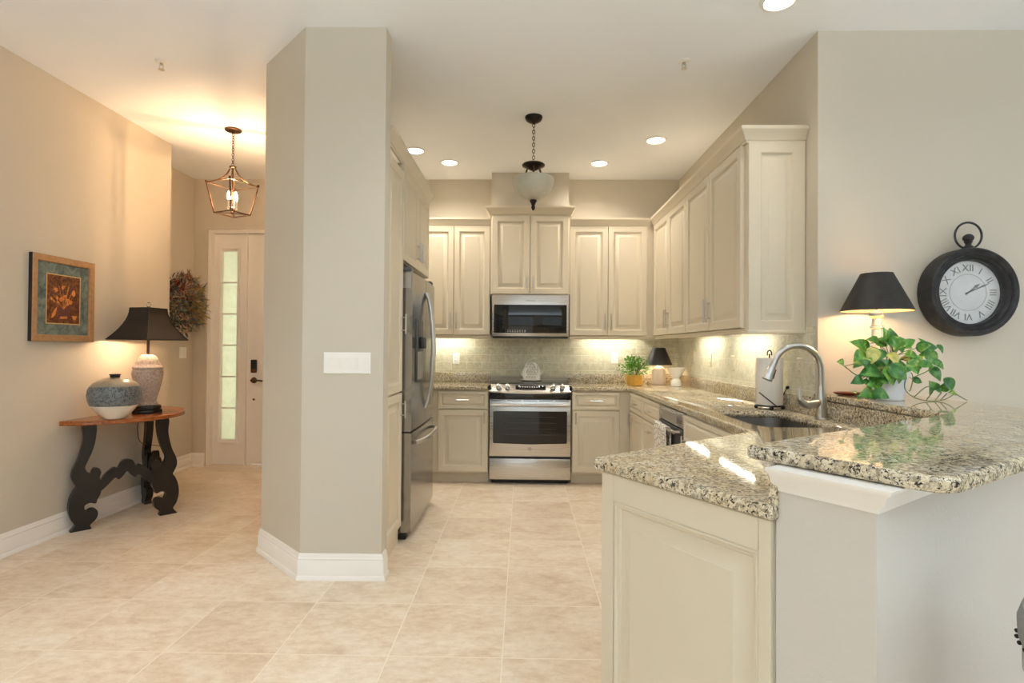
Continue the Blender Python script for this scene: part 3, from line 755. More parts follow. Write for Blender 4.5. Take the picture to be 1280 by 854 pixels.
bar = fillet(bar, {0: 0.012, 1: 0.055, 2: 0.04, 5: 0.05}, 8)
bt = B().slab(bar, BT-0.033, BT, 0.009).to('bar_counter', 'granite', None, 14, loc=(1.4, 2.0, BT-0.033))
tag(bt, 'raised granite bar top with a rounded corner in front at the right', 'countertop')

# sink
b = B(); zt = CZ-0.001
def ringz(ins, z): return [V((x, y, z)) for x, y in (offset(SK, ins) if ins else SK)]
b.rings([ringz(-0.012, zt), ringz(-0.002, zt), ringz(0.004, zt-0.05), ringz(0.012, zt-0.17), ringz(0.04, zt-0.20), ringz(0.09, zt-0.205)], cap1=True)
b.rings([ringz(-0.012, zt), ringz(-0.012, zt-0.03), ringz(-0.004, zt-0.18), ringz(0.03, zt-0.212), ringz(0.09, zt-0.215)], cap1=True)
tag(b.to('sink', 'sink_steel', None, loc=(1.3, 2.96, zt-0.215)), 'undermount stainless sink basin set in the granite below the faucet', 'sink')

# faucet
fx, fy = 1.548, 2.930
fa = thing('faucet', 'brushed nickel pull-down gooseneck faucet behind the sink', 'faucet', (fx, fy, CT))
b = B(); b.lathe([(0.034, 0), (0.034, 0.006), (0.029, 0.012), (0.0265, 0.05), (0.028, 0.085), (0.026, 0.115), (0.020, 0.150), (0.0165, 0.175), (0.0165, 0.18)], (fx, fy, CT), 28); b.to('body', 'nickel', fa)
b = B(); zc, rc = 1.170, 0.1225
pts = [V((fx, fy, CT+0.17+0.02*i)) for i in range(5)]
pts += [V((fx-rc+rc*math.cos(a), fy, zc+rc*math.sin(a))) for a in [math.pi*0.90*i/24 for i in range(25)]]
b.tube(pts, 0.0155, 16); b.to('spout', 'nickel', fa)
pe = pts[-1]; dd = (V((-0.40, 0, -0.92))).normalized()
b = B(); b.tube([pe-dd*0.002, pe+dd*0.02, pe+dd*0.022, pe+dd*0.06, pe+dd*0.10, pe+dd*0.102], 0.02, 20, rs=[0.0155, 0.0165, 0.0185, 0.0215, 0.027, 0.025]); sh_ = b.to('spray_head', 'nickel', fa)
b = B(); q = pe+dd*0.06+V((0.0, 0, 0)); sd = V((0.92, 0, -0.40)); b.tube([pe+dd*0.035+sd*0.020, pe+dd*0.085+sd*0.026], 0.006, 10); b.to('spray_button', 'black_plastic', sh_)
b = B(); hp = [V((fx-0.015, fy-0.005, CT+0.088)), V((fx-0.05, fy-0.015, CT+0.082)), V((fx-0.085, fy-0.02, CT+0.080)), V((fx-0.112, fy-0.024, CT+0.095)), V((fx-0.125, fy-0.026, CT+0.125)), V((fx-0.124, fy-0.027, CT+0.158))]
b.tube(spline(hp, 5, False), 0.01, 14, rs=[0.021, 0.021, 0.021, 0.021, 0.021, 0.022, 0.0225, 0.0225, 0.022, 0.021, 0.02, 0.0195, 0.019, 0.018, 0.017, 0.016, 0.015, 0.014, 0.0125, 0.011, 0.010, 0.009, 0.008, 0.0075, 0.007, 0.006]); b.to('lever', 'nickel', fa)

# ================================================================== RANGE
X0, X1 = -0.3085, 0.4545; YF = 5.215; XM = (X0+X1)/2
rg = thing('range', 'stainless slide-in electric range with black oven window', 'range', (XM, 5.5, 0))
f = FB(X0, YF); w = X1-X0
B().box(X0+0.004, X1-0.004, YF+0.03, D-0.035, 0.045, 0.905).to('body', 'dark_steel', rg)
b = B(); b.box(X0+0.02, X1-0.02, YF+0.06, D-0.05, 0.002, 0.0445); b.to('base', 'black_plastic', rg)
b = B(); b.box(X0-0.003, X1+0.003, YF+0.045, D-0.032, 0.906, 0.936, 0.006); ck = b.to('cooktop', 'black_glass', rg)
# slanted control panel with curved lower lip
b = B(); n_ = 16; L = []
for i in range(n_+1):
    u = w*i/n_; k = 1-(2*i/n_-1)**2; dz = -0.014*k; dn = 0.018*k
    L.append([f.p(u, 0.938, -0.060), f.p(u, 0.936, -0.052), f.p(u, 0.868+dz, 0.012+dn), f.p(u, 0.858+dz, 0.010+dn), f.p(u, 0.855+dz, -0.02), f.p(u, 0.90, -0.060)])
b.rings(L, cap0=True, cap1=True); cp = b.to('control_panel', 'steel', rg)
fc = F(f.p(0, 0.902, -0.018), f.u, V((0, 0.060, 0.068)), V((0, -0.068, 0.060)))
nz = 0.012
b = B(); b.fbox(fc, 0.245, 0.525, -0.018, 0.014, nz-0.006, nz+0.0025, 0.002, 1); dp = b.to('display', 'black_glass', cp)
for i in range(9): B().fbox(fc, 0.285+0.022*i, 0.295+0.022*i, -0.010, -0.004, nz+0.0026, nz+0.0030).to('touch_key', 'led', dp, 0)
for u in (0.272, 0.460, 0.492): B().fbox(fc, u, u+0.012, -0.002, 0.008, nz+0.0026, nz+0.0030).to('touch_key', 'led', dp, 0)
for u in (0.085, 0.170, 0.595, 0.680):
    b = B(); b.lathe([(0.025, 0), (0.025, 0.006), (0.019, 0.009), (0.018, 0.026), (0.013, 0.029)], fc.p(u, -0.002, nz-0.004), 20, ax=fc.n); b.fbox(fc.sh(u, -0.002, nz), -0.004, 0.004, -0.019, 0.019, 0.022, 0.034, 0.002, 1); b.to('knob', 'steel', cp)
for u in (0.006, w-0.006):
    b = B(); b.fbox(f, u-0.010, u+0.010, 0.868, 0.925, -0.045, 0.005, 0.006); b.to('end_cap', 'black_plastic', rg)
b = B(); b.fbox(f, 0.004, w-0.004, 0.792, 0.850, -0.01, 0.004, 0.003); b.to('vent_band', 'black_glass', rg)
# oven door
b = B(); fr0 = f.sh(0.003, 0.262); dwid, dhi = w-0.006, 0.527
b.fbox(fr0, 0, dwid, 0, dhi, -0.028, 0.010, 0.005); od = b.to('oven_door', 'steel', rg)
b = B(); pts = fillet([(0.035, 0.122), (dwid/2, 0.112), (dwid-0.035, 0.122), (dwid-0.035, 0.420), (0.035, 0.420)], {0: 0.012, 2: 0.012, 3: 0.012, 4: 0.012}, 4)
b.plate(fr0, pts, 0.008, 0.013); ow = b.to('oven_window', 'black_glass', od)
b = B(); b.fbox(fr0, 0.135, dwid-0.138, 0.155, 0.412, 0.0131, 0.0137); b.to('inner_glass', 'inner_glass' if 'inner_glass' in M else 'black_glass', ow)
b = B()
for i in range(4): b.fbox(fr0, 0.135, dwid-0.138, 0.20+0.055*i, 0.203+0.055*i, 0.0137, 0.0139)
b.to('rack_line', 'dark_steel', ow)
b = B(); hz_ = 0.480; b.tube([fr0.p(0.012, hz_, 0.045), fr0.p(dwid-0.012, hz_, 0.045)], 0.0125, 14)
for u in (0.03, dwid-0.03): b.tube([fr0.p(u, hz_, 0.008), fr0.p(u, hz_, 0.045)], 0.010, 10)
b.to('handle', 'steel', od)
b = B()
for i in range(5): b.fbox(fr0, 0.015+i*0.148, 0.15+i*0.148, 0.513, 0.520, 0.008, 0.0112)
b.to('vent_slots', 'black_plastic', od)
b = B(); ec = fr0.p(dwid/2, 0.070, 0.0102); b.lathe([(0.017, 0), (0.017, 0.002), (0.0155, 0.0025)], ec, 24, ax=fr0.n); em = b.to('emblem', 'steel', od)
b = B(); b.torus(ec+fr0.n*0.003, 0.0145, 0.0012, fr0.n, 24, 6); b.text('GE', F(ec+fr0.n*0.003, fr0.u, fr0.v, fr0.n), 0.016, 0.0006); b.to('monogram', 'black_plastic', em)
b = B(); b.fbox(f, 0.003, w-0.003, 0.240, 0.2605, -0.02, 0.0); b.to('drawer_gap', 'black_plastic', rg)
b = B(); b.fbox(f, 0.003, w-0.003, 0.046, 0.240, -0.028, 0.010, 0.005); b.to('storage_drawer', 'steel', rg)

# microwave
YM = 5.440
mw = thing('microwave', 'stainless over-the-range microwave with black glass front', 'microwave', (0.0725, 5.6, 1.365))
x0, x1 = -0.303, 0.448; f = FB(x0, YM); w = x1-x0
B().box(x0+0.002, x1-0.002, YM+0.03, D-0.002, 1.372, 1.788).to('body', 'dark_steel', mw)
b = B(); b.fbox(f, 0, w, 1.385, 1.789, -0.0295, 0, 0.004); md_ = b.to('door', 'steel', mw)
b = B(); b.fbox(f, 0.022, w-0.022, 1.415, 1.692, -0.002, 0.004, 0.003); wd = b.to('window', 'black_glass', md_)
b = B(); b.fbox(f, 0.33, 0.425, 1.730, 1.733, -0.001, 0.0015); b.to('nameplate', 'black_plastic', md_)
for r_ in range(2):
    for i in range(8): B().fbox(f, 0.150+0.024*i, 0.163+0.024*i, 1.427+0.013*r_, 1.430+0.013*r_, 0.0041, 0.0046).to('touch_key', 'white_plastic', wd, 0)
b = B(); b.fbox(f, 0.01, w-0.01, 1.3645, 1.384, -0.10, -0.006, 0.003); b.to('vent_grille', 'black_plastic', mw)

# ================================================================== REFRIGERATOR
FX = -0.722; FY0, FY1 = 3.655, 4.560
fg = thing('refrigerator', 'large stainless french-door refrigerator with water dispenser and bottom freezer drawer', 'refrigerator', (-1.1, 4.1, 0))
b = B(); b.box(-1.44, FX-0.085, FY0+0.004, FY1-0.004, 0.04, 1.765, 0.004); b.to('body', 'dark_steel', fg)
f = FL(FX, FY0); W_ = FY1-FY0
def fdoor(u0, u1, v0, v1):
    b = B(); n_ = 12; L = []
    for i in range(n_+1):
        u = u0+(u1-u0)*i/n_; k = 0.010*(1-(2*(u/W_)-1)**2)
        L.append([f.p(u, v0, -0.080), f.p(u, v0, -0.012+k), f.p(u, v0+0.006, k-0.004), f.p(u, v1-0.006, k-0.004), f.p(u, v1, -0.012+k), f.p(u, v1, -0.080)])
    b.rings(L, cap0=True, cap1=True); return b
d1 = fdoor(0.0, W_/2-0.003, 0.715, 1.770).to('door', ['steel_door'], fg, 50)
d2_ = fdoor(W_/2+0.003, W_, 0.715, 1.770).to('door', 'steel_door', fg, 50)
d3 = fdoor(0.0, W_, 0.055, 0.705).to('freezer_drawer', 'steel_door', fg, 50)
for dd_, u, s_ in ((d1, W_/2-0.030, -1), (d2_, W_/2+0.030, 1)):
    b = B(); pts = []
    for i in range(17):
        t = i/16; pts.append(f.p(u, 0.83+0.84*t, 0.012+0.052*math.sin(math.pi*t)**0.55))
    b.tube(pts, 0.013, 12); b.to('handle', 'nickel', dd_)
b = B(); pts = []
for i in range(17):
    t = i/16; pts.append(f.p(0.07+(W_-0.14)*t, 0.635, 0.008+0.052*math.sin(math.pi*t)**0.5))
b.tube(pts, 0.014, 12); b.to('handle', 'nickel', d3)
b = B(); b.fbox(f, 0.11, 0.33, 1.03, 1.46, 0.0, 0.010, 0.004); b.to('dispenser', 'dark_steel', d1)
b = B(); b.fbox(f, 0.125, 0.315, 1.05, 1.24, 0.0101, 0.013, 0.001, 1); b.to('dispenser_tray', 'nickel', d1)
b = B(); b.fbox(f, 0.17, 0.27, 1.26, 1.34, 0.0101, 0.045, 0.01); b.to('dispenser_nozzle', 'black_plastic', d1)
for u in (0.005, W_-0.105):
    b = B(); b.fbox(f, u, u+0.10, 1.771, 1.800, -0.15, -0.015, 0.006); b.to('hinge_cover', 'dark_steel', fg)
b = B(); b.fbox(f, -0.0036, -0.0001, 1.66, 1.765, -0.075, -0.015, 0.001, 1); b.to('energy_label', 'nickel', d1)
for u in (0.03, W_-0.09):
    b = B(); b.fbox(f, u, u+0.06, 0.001, 0.054, -0.15, -0.04, 0.004); b.to('foot', 'black_plastic', fg)

# ================================================================== SMALL KITCHEN THINGS
def plate_at(name, label, f, w, h, kind, group, m='white_plastic'):
    r = thing(name, label, 'switch' if kind == 'switch' else 'outlet', f.p(0, -h/2), group)
    b = B(); b.panel(f.sh(-w/2, -h/2), w, h, [(0, 0.003), (0.004, 0.006)]); b.to('cover_plate', m, r)
    return r
def rocker(r, f, u, m='white_plastic'):
    b = B(); q = f.sh(u, 0, 0.0062); b.rings([[q.p(-0.016, -0.033, 0), q.p(0.016, -0.033, 0), q.p(0.016, 0.033, 0), q.p(-0.016, 0.033, 0)],
        [q.p(-0.0155, -0.0325, 0.002), q.p(0.0155, -0.0325, 0.002), q.p(0.0155, 0.0325, 0.005), q.p(-0.0155, 0.0325, 0.005)]], cap0=True, cap1=True)
    b.to('rocker', m, r)
def sockets(r, f, m='white_plastic'):
    for v in (-0.020, 0.020):
        b = B(); b.lathe([(0.016, 0), (0.016, 0.002), (0.015, 0.0025)], f.p(0, v, 0.0055), 18, ax=f.n); o = b.to('socket', m, r)
        b = B()
        for u in (-0.006, 0.006): b.fbox(f, u-0.001, u+0.001, v-0.001, v+0.007, 0.0081, 0.0086)
        b.to('slot', 'black_plastic', o)
G_OUT = 'outlets and switches on the backsplash'
for (f, lab, kd) in ((FB(-0.698, D-0.0085).sh(0, 1.155), 'white outlet on the tiled back wall beside the refrigerator', 'o'),
                     (FB(0.955, D-0.0085).sh(0, 1.172), 'white outlet on the tiled back wall above the yellow potted plant', 'o'),
                     (FR(XR-0.0085, 5.28).sh(0, 1.19), 'almond switch plate on the right tiled wall closest to the back corner', 's'),
                     (FR(XR-0.0085, 4.83).sh(0, 1.18), 'almond outlet on the right tiled wall, second from the back corner', 'o'),
                     (FR(XR-0.0085, 4.30).sh(0, 1.165), 'almond switch plate on the right tiled wall midway to the paper towels', 's'),
                     (FR(XR-0.0085, 3.87).sh(0, 1.16), 'almond switch plate on the right tiled wall just left of the paper towels', 's'),
                     (FR(XR-0.0085, 3.275).sh(0, 1.165), 'almond outlet on the right tiled wall framed by the faucet arch', 'o')):
    r = plate_at('wall_outlet' if kd == 'o' else 'wall_switch', lab, f, 0.074, 0.116, 'switch' if kd == 's' else 'outlet', G_OUT, 'almond' if f.n.x < -0.5 else 'white_plastic')
    if kd == 'o': sockets(r, f, 'almond' if f.n.x < -0.5 else 'white_plastic')
    else: rocker(r, f, 0, 'almond')
f = F((-0.961, 3.0468, 1.181), (0.447, 0.005, 0), UP, (0.005, -0.447, 0))
r = plate_at('wall_switch', 'wide white plate of five rocker switches on the beige pillar', f, 0.258, 0.116, 'switch', None)
for k in range(5): rocker(r, f, -0.092+0.046*k)
f = FL(-3.485, 5.665).sh(0, 1.197)
r = plate_at('wall_switch', 'white double switch plate on the foyer wall below the wreath', f, 0.118, 0.116, 'switch', None)
for u in (-0.023, 0.023): rocker(r, f, u)

# under cabinet strip lights
def strip(label, c, along, L, power):
    r = thing('strip_light', label, 'light', c, 'under-cabinet strip lights')
    a = V(along); s_ = V((-a.y, a.x, 0)); f = F(c, a, s_, (0, 0, -1))
    B().fbox(f, -L/2, L/2, -0.020, 0.020, -0.0005, 0.0075, 0.002).to('housing', 'white_plastic', r)
    B().fbox(f, -L/2+0.01, L/2-0.01, -0.010, 0.010, 0.0076, 0.0100).to('lens', 'strip_lens', r)
    return r
zs = UZ0-0.001
strip('white strip light under the near end of the right wall cabinets', V((1.49, 3.93, zs)), (0, 1, 0), 0.62, 0)
strip('white strip light under the right wall cabinets towards the corner', V((1.49, 4.80, zs)), (0, 1, 0), 0.60, 0)
strip('white strip light under the back wall cabinet right of the microwave', V((0.90, 5.72, zs)), (1, 0, 0), 0.55, 0)
strip('white strip light under the back wall cabinet beside the refrigerator', V((-0.75, 5.72, zs)), (1, 0, 0), 0.45, 0)

# paper towel holder and roll
px, py = 1.497, 3.420
ph = thing('paper_towel_holder', 'black wire paper towel holder with ball feet on the granite by the sink', 'paper towel holder', (px, py, CT))
b = B(); b.torus((px, py, CT+0.022), 0.072, 0.0045, (0, 0, 1), 32, 8); 
for a in (0.3, 2.4, 4.5): b.tube([(px, py, CT+0.022), (px+0.072*math.cos(a), py+0.072*math.sin(a), CT+0.022)], 0.004, 8)
bs_ = b.to('base_ring', 'black_iron', ph)
for a in (2.6, 4.45, 6.0):
    B().sphere((px+0.074*math.cos(a), py+0.074*math.sin(a), CT+0.0125), 0.012).to('ball_foot', 'black_iron', ph)
b = B(); b.tube([(px, py, CT+0.020), (px, py, CT+0.335)], 0.0045, 8)
b.tube([V((px+0.0125*math.cos(t), py, CT+0.340+0.016*math.sin(t))) for t in [math.pi*(i/10) for i in range(11)]], 0.0035, 8)
b.tube([(px+0.0125, py, CT+0.340), (px+0.0125, py, CT+0.325)], 0.0035, 8); b.tube([(px-0.0125, py, CT+0.340), (px-0.0125, py, CT+0.325)], 0.0035, 8); b.to('rod', 'black_iron', ph)
b = B(); b.tube([(px+0.01, py-0.085, CT+0.022), (px-0.02, py-0.09, CT+0.045), (px-0.085, py-0.055, CT+0.105)], 0.003, 8); b.to('arm', 'black_iron', ph)
b = B(); b.tube([(px+0.07, py-0.02, CT+0.022), (px+0.085, py+0.01, CT+0.08), (px+0.100, py-0.01, CT+0.13)], 0.003, 8); b.to('arm', 'black_iron', ph)
B().sphere((px+0.102, py-0.012, CT+0.133), 0.011).to('ball_finial', 'black_iron', ph)
b = B(); b.lathe_open([(0.020, 0.028), (0.074, 0.028), (0.0755, 0.031), (0.0755, 0.307), (0.074, 0.310), (0.020, 0.310)], (px, py, CT), 40)
tag(b.to('paper_towel_roll', 'paper', None, loc=(px, py, CT+0.03)), 'full white roll of paper towels standing on the black wire holder', 'paper towel')

# corner lamp
lx, ly = 1.372, 5.66
cl_ = thing('table_lamp', 'small lamp with white dome base and dark metallic shade in the kitchen corner', 'lamp', (lx, ly, CT))
B().lathe([(0.060, 0), (0.068, 0.006), (0.070, 0.03), (0.070, 0.10), (0.064, 0.145), (0.046, 0.175), (0.02, 0.188), (0.008, 0.19)], (lx, ly, CT), 32).to('base', 'dome_glow', cl_)
B().lathe([(0.007, 0.188), (0.007, 0.25), (0.012, 0.255), (0.012, 0.275), (0.006, 0.28)], (lx, ly, CT), 16).to('stem', 'brass_bronze', cl_)
B().lathe_open([(0.134, 0.200), (0.062, 0.372), (0.059, 0.372), (0.130, 0.200)], (lx, ly, CT), 40).to('lamp_shade', 'shade_bronze' if 'shade_bronze' in M else 'shade_black', cl_)
B().sphere((lx, ly, CT+0.295), 0.022).to('bulb', 'bulb', cl_)
point('corner_lamp_light', (lx, ly, CT+0.255), 5.0, WARM, 0.02, cl_)
# goblet
gx, gy = 1.480, 5.42
b = B(); b.lathe([(0.044, 0), (0.050, 0.004), (0.052, 0.03), (0.046, 0.055), (0.034, 0.068), (0.030, 0.075), (0.040, 0.090), (0.060, 0.125), (0.082, 0.168), (0.088, 0.180), (0.085, 0.181), (0.076, 0.165), (0.052, 0.120), (0.030, 0.095), (0.002, 0.09)], (gx, gy, CT), 36)
tag(b.to('pedestal_bowl', 'ceramic', None, loc=(gx, gy, CT)), 'white ceramic pedestal bowl flaring above a round foot, right of the corner lamp', 'bowl')
# small plant
qx, qy = 1.100, 5.52
pp = thing('potted_plant', 'bushy small-leaved green plant in an ochre pot in the kitchen corner', 'plant', (qx, qy, CT))
B().lathe([(0.066, 0), (0.074, 0.004), (0.082, 0.05), (0.083, 0.098), (0.080, 0.104), (0.074, 0.102), (0.072, 0.085), (0.01, 0.084)], (qx, qy, CT), 32).to('pot', 'pot_yellow', pp)
b = B(); rnd = random.Random(3)
for i in range(420):
    a = rnd.uniform(0, 2*math.pi); e = rnd.uniform(-0.05, 1.35); rr = rnd.uniform(0.06, 0.165)
    c = V((qx+rr*math.cos(a)*math.cos(e), qy+rr*0.8*math.sin(a)*math.cos(e), CT+0.115+rr*1.05*math.sin(e)))
    if c.y > D-0.04: c.y = D-0.04
    dr_ = V((math.cos(a)*math.cos(e)+rnd.uniform(-.6, .6), math.sin(a)*math.cos(e)+rnd.uniform(-.6, .6), math.sin(e)+rnd.uniform(-.6, .6))).normalized()
    tip = c+dr_*rnd.uniform(0.022, 0.036)
    if tip.y > D-0.035: tip.y = D-0.035
    b.leaf(c, tip, (rnd.uniform(-1, 1), rnd.uniform(-1, 0.2), 1.2), rnd.uniform(0.014, 0.022), 0.2, 0.2, 'oval')
b.to('foliage', 'bush', pp)
b = B()
for i in range(16):
    a = rnd.uniform(0, 6.28); b.tube([(qx+0.02*math.cos(a), qy+0.02*math.sin(a), CT+0.08), (qx+0.05*math.cos(a), qy+0.05*math.sin(a), CT+0.15), (qx+0.09*math.cos(a), qy+0.07*math.sin(a), CT+0.21)], 0.002, 6)
b.to('stems', 'stem', pp)
# openwork ceramic piece on the cooktop
tx, ty, tz = 0.092, 5.70, 0.9365
tr = thing('ceramic_trivet', 'white pierced ceramic piece standing upright on a plate on the cooktop', 'ornament', (tx, ty, tz))
b = B(); b.lathe([(0.085, 0), (0.105, 0.006), (0.114, 0.014), (0.111, 0.016), (0.085, 0.010), (0.002, 0.009)], (tx, ty-0.02, tz), 36); b.to('plate', 'ceramic', tr)
f = F((tx, ty, tz+0.010), (1, 0, 0), (0, 0.14, 0.99), (0, -0.99, 0.14))
outl = [(-0.070, 0.0), (-0.092, 0.035), (-0.092, 0.075), (-0.078, 0.120), (-0.052, 0.160), (-0.015, 0.182), (0.035, 0.178), (0.068, 0.140), (0.086, 0.090), (0.090, 0.045), (0.072, 0.0)]
b = B(); b.plate(f, [tuple(p) for p in spline(outl, 4)], -0.006, 0.006)
body = b.to('pierced_body', 'ceramic', tr)
cb = B()
for r_ in range(6):
    for k in range(5):
        u = -0.050+0.027*k+(0.0135 if r_ % 2 else 0); v = 0.024+0.026*r_
        if (u/0.075)**2+((v-0.08)/0.092)**2 < 0.9: cb.plate(f, [(u-0.006, v), (u, v-0.010), (u+0.007, v), (u+0.001, v+0.010)], -0.02, 0.02)
cbo = cb.to('cutter', 'ceramic', tr)
md = body.modifiers.new('b', 'BOOLEAN'); md.object = cbo; md.operation = 'DIFFERENCE'; md.solver = 'EXACT'
dg = bpy.context.evaluated_depsgraph_get(); nm = bpy.data.meshes.new_from_object(body.evaluated_get(dg)); body.modifiers.clear(); body.data = nm; bpy.data.objects.remove(cbo)
b = B(); b.tube(spline([f.p(-0.070, 0.135), f.p(-0.045, 0.180), f.p(-0.005, 0.208), f.p(0.040, 0.222), f.p(0.056, 0.212)], 5, False), 0.008, 10, rs=[0.006+0.004*math.sin(math.pi*i/20) for i in range(21)]); b.to('leaf_stem', 'ceramic', tr)
b = B(); b.tube([f.p(-0.078, 0.03), f.p(-0.105, 0.05), f.p(-0.112, 0.065)], 0.008, 8); b.tube([f.p(0.074, 0.05), f.p(0.10, 0.062), f.p(0.112, 0.085)], 0.008, 8); b.to('side_leaf', 'ceramic', tr)

# ================================================================== BAR THINGS
bx, by = 1.823, 2.915
bl = thing('table_lamp', 'crystal column lamp with a black cone shade on the bar behind the pothos', 'lamp', (bx, by, BT))
prof = [(0.060, 0), (0.062, 0.012), (0.052, 0.018), (0.030, 0.024), (0.018, 0.05), (0.018, 0.12), (0.030, 0.125), (0.034, 0.145), (0.030, 0.165), (0.018, 0.17), (0.018, 0.25), (0.034, 0.255), (0.034, 0.272), (0.022, 0.276), (0.022, 0.345), (0.030, 0.35), (0.030, 0.362), (0.022, 0.366), (0.022, 0.40), (0.034, 0.412), (0.034, 0.428), (0.024, 0.440), (0.010, 0.445)]
B().lathe(prof, (bx, by, BT), 12).to('column', 'crystal', bl, 20)
B().lathe([(0.006, 0.445), (0.006, 0.475), (0.014, 0.48), (0.014, 0.505), (0.008, 0.51)], (bx, by, BT), 14).to('socket', 'brass_bronze', bl)
B().sphere((bx, by, BT+0.535), 0.024).to('bulb', 'bulb', bl)
b = B(); b.lathe_open([(0.166, 0.438), (0.073, 0.632), (0.071, 0.632), (0.1645, 0.4375)], (bx, by, BT), 48); sh_ = b.to('lamp_shade', 'shade_black', bl)
b = B(); b.lathe_open([(0.1630, 0.4385), (0.0700, 0.6315), (0.0690, 0.6315), (0.1615, 0.4385)], (bx, by, BT), 48); b.to('shade_lining', 'shade_gold', sh_)
point('bar_lamp_light', (bx, by, BT+0.49), 7.0, WARM, 0.025, bl)

b = B(); b.lathe([(0.04, 0), (0.055, 0.003), (0.072, 0.012), (0.074, 0.016), (0.070, 0.016), (0.05, 0.008), (0.002, 0.006)], (1.702, 2.955, BT), 32, sq=(1, 0.75))
tag(b.to('dish', 'dish_red', None, loc=(1.702, 2.955, BT)), 'shallow red-brown dish on the bar against the wall, left of the pothos', 'dish')

ox, oy = 1.748, 2.720
po = thing('pothos_plant', 'trailing variegated pothos in a whitewashed pot on the raised bar', 'plant', (ox, oy, BT))
B().lathe([(0.068, 0), (0.072, 0.003), (0.086, 0.11), (0.094, 0.112), (0.096, 0.138), (0.091, 0.140), (0.086, 0.125), (0.01, 0.122)], (ox, oy, BT), 36).to('pot', 'pot_white', po)
SC = 1/4.744/256
def lp(x, y, dy):
    k = (oy+dy)/oy; return V(((ox+(x-372)*SC)*k, oy+dy, BT+0.005+(785-y)*SC))
LV = [(270,520,165,450,.42,0),(250,515,185,605,.5,0),(340,630,215,640,.42,1),(380,600,500,665,.4,1),(232,665,168,690,.45,1),(232,675,285,722,.55,1),(330,660,386,690,.6,1),(300,745,215,758,.45,0),(290,738,392,768,.5,1),
      (540,490,672,485,.34,1),(600,510,660,590,.45,1),(560,580,650,592,.4,0),(615,605,690,680,.4,1),(520,672,580,690,.4,1),(636,735,622,675,.7,1),(645,712,692,748,.5,1),(690,735,728,672,.4,0),(715,655,748,735,.4,1),(728,738,775,752,.4,0),
      (390,470,395,372,.55,1),(352,455,357,372,.5,0),(385,465,482,435,.4,0),(440,475,526,488,.4,0),(305,460,385,478,.4,0),(325,495,305,575,.6,1),(300,490,272,592,.4,2),(465,560,505,522,.5,2),(420,560,368,525,.4,2),
      (128,598,90,568,.7,0),(212,770,205,800,.5,0),(170,738,200,745,.5,0),(450,560,410,610,.6,1),(520,540,575,610,.5,0),(660,470,700,522,.35,1),(480,520,560,545,.4,0),(350,560,300,610,.5,0),(430,440,470,520,.5,1),(560,545,620,530,.5,0),(640,560,705,610,.3,1),(395,610,350,560,.5,1),(420,590,450,690,.45,0),(360,600,420,700,.45,0),(300,640,330,730,.5,0),(270,600,215,560,.5,1),(440,500,410,430,.5,0),(330,470,260,440,.45,0),(500,560,560,640,.45,0),(470,480,540,440,.42,0),(590,500,560,430,.4,0),(380,520,440,590,.5,2),(310,700,260,700,.5,0),(400,480,330,430,.45,1),(560,500,630,470,.45,0),(450,620,520,610,.45,1)]
rnd = random.Random(11)
for k, (x0, y0, x1, y1, wr, mi) in enumerate(LV):
    dy = rnd.uniform(-0.09, 0.03)
    if y0 > 560 and x0 < 470: dy = rnd.uniform(-0.125, -0.085)
    elif y0 > 700: dy = rnd.uniform(-0.10, -0.05)
    p0 = lp(x0, y0, dy); p1 = lp(x1, y1, dy-rnd.uniform(0.0, 0.035)); Ln = (p1-p0).length
    if min(p0.z, p1.z) < BT+0.012: p1.z = max(p1.z, BT+0.012); p0.z = max(p0.z, BT+0.012)
    b = B(); b.leaf(p0, p1, (rnd.uniform(-.4, .4), -1, rnd.uniform(0.2, 0.8)), max(0.030, Ln*(wr+0.30)), 0.18, 0.14)
    b.to('leaf', ('pothos', 'pothos_dark', 'pothos_yellow')[mi], po, 60)
    if x0 < 560 and y0 < 720:
        c = V((ox+rnd.uniform(-0.04, 0.04), oy+rnd.uniform(-0.04, 0.03), BT+0.125)); md2 = (c+p0)/2+V((0, -0.005, 0.03))
        B().tube(spline([c, md2, p0+(p1-p0)*0.08], 5, False), 0.0018, 6).to('leaf_stalk', 'stem', po)
for pts in ([(430,560,0),(480,640,-.06),(478,720,-.09),(530,768,-.09),(600,792,-.09),(680,792,-.08),(730,770,-.07),(765,745,-.07)], [(440,560,0),(520,640,-.05),(512,720,-.08),(500,735,-.08)], [(520,660,-.06),(590,630,-.06),(640,600,-.06)],
            [(530,768,-.09),(590,715,-.09),(625,705,-.09)], [(600,790,-.09),(640,735,-.09)], [(650,790,-.085),(690,740,-.08)], [(680,792,-.08),(720,745,-.08)], [(340,640,-.03),(220,655,-.05),(135,600,-.05)], [(765,745,-.07),(815,775,-.07),(835,800,-.06)]):
    q = [lp(*p) for p in pts]
    for v in q: v.z = max(v.z, BT+0.004)
    B().tube(spline(q, 5, False), 0.0022, 6).to('vine', 'stem', po)

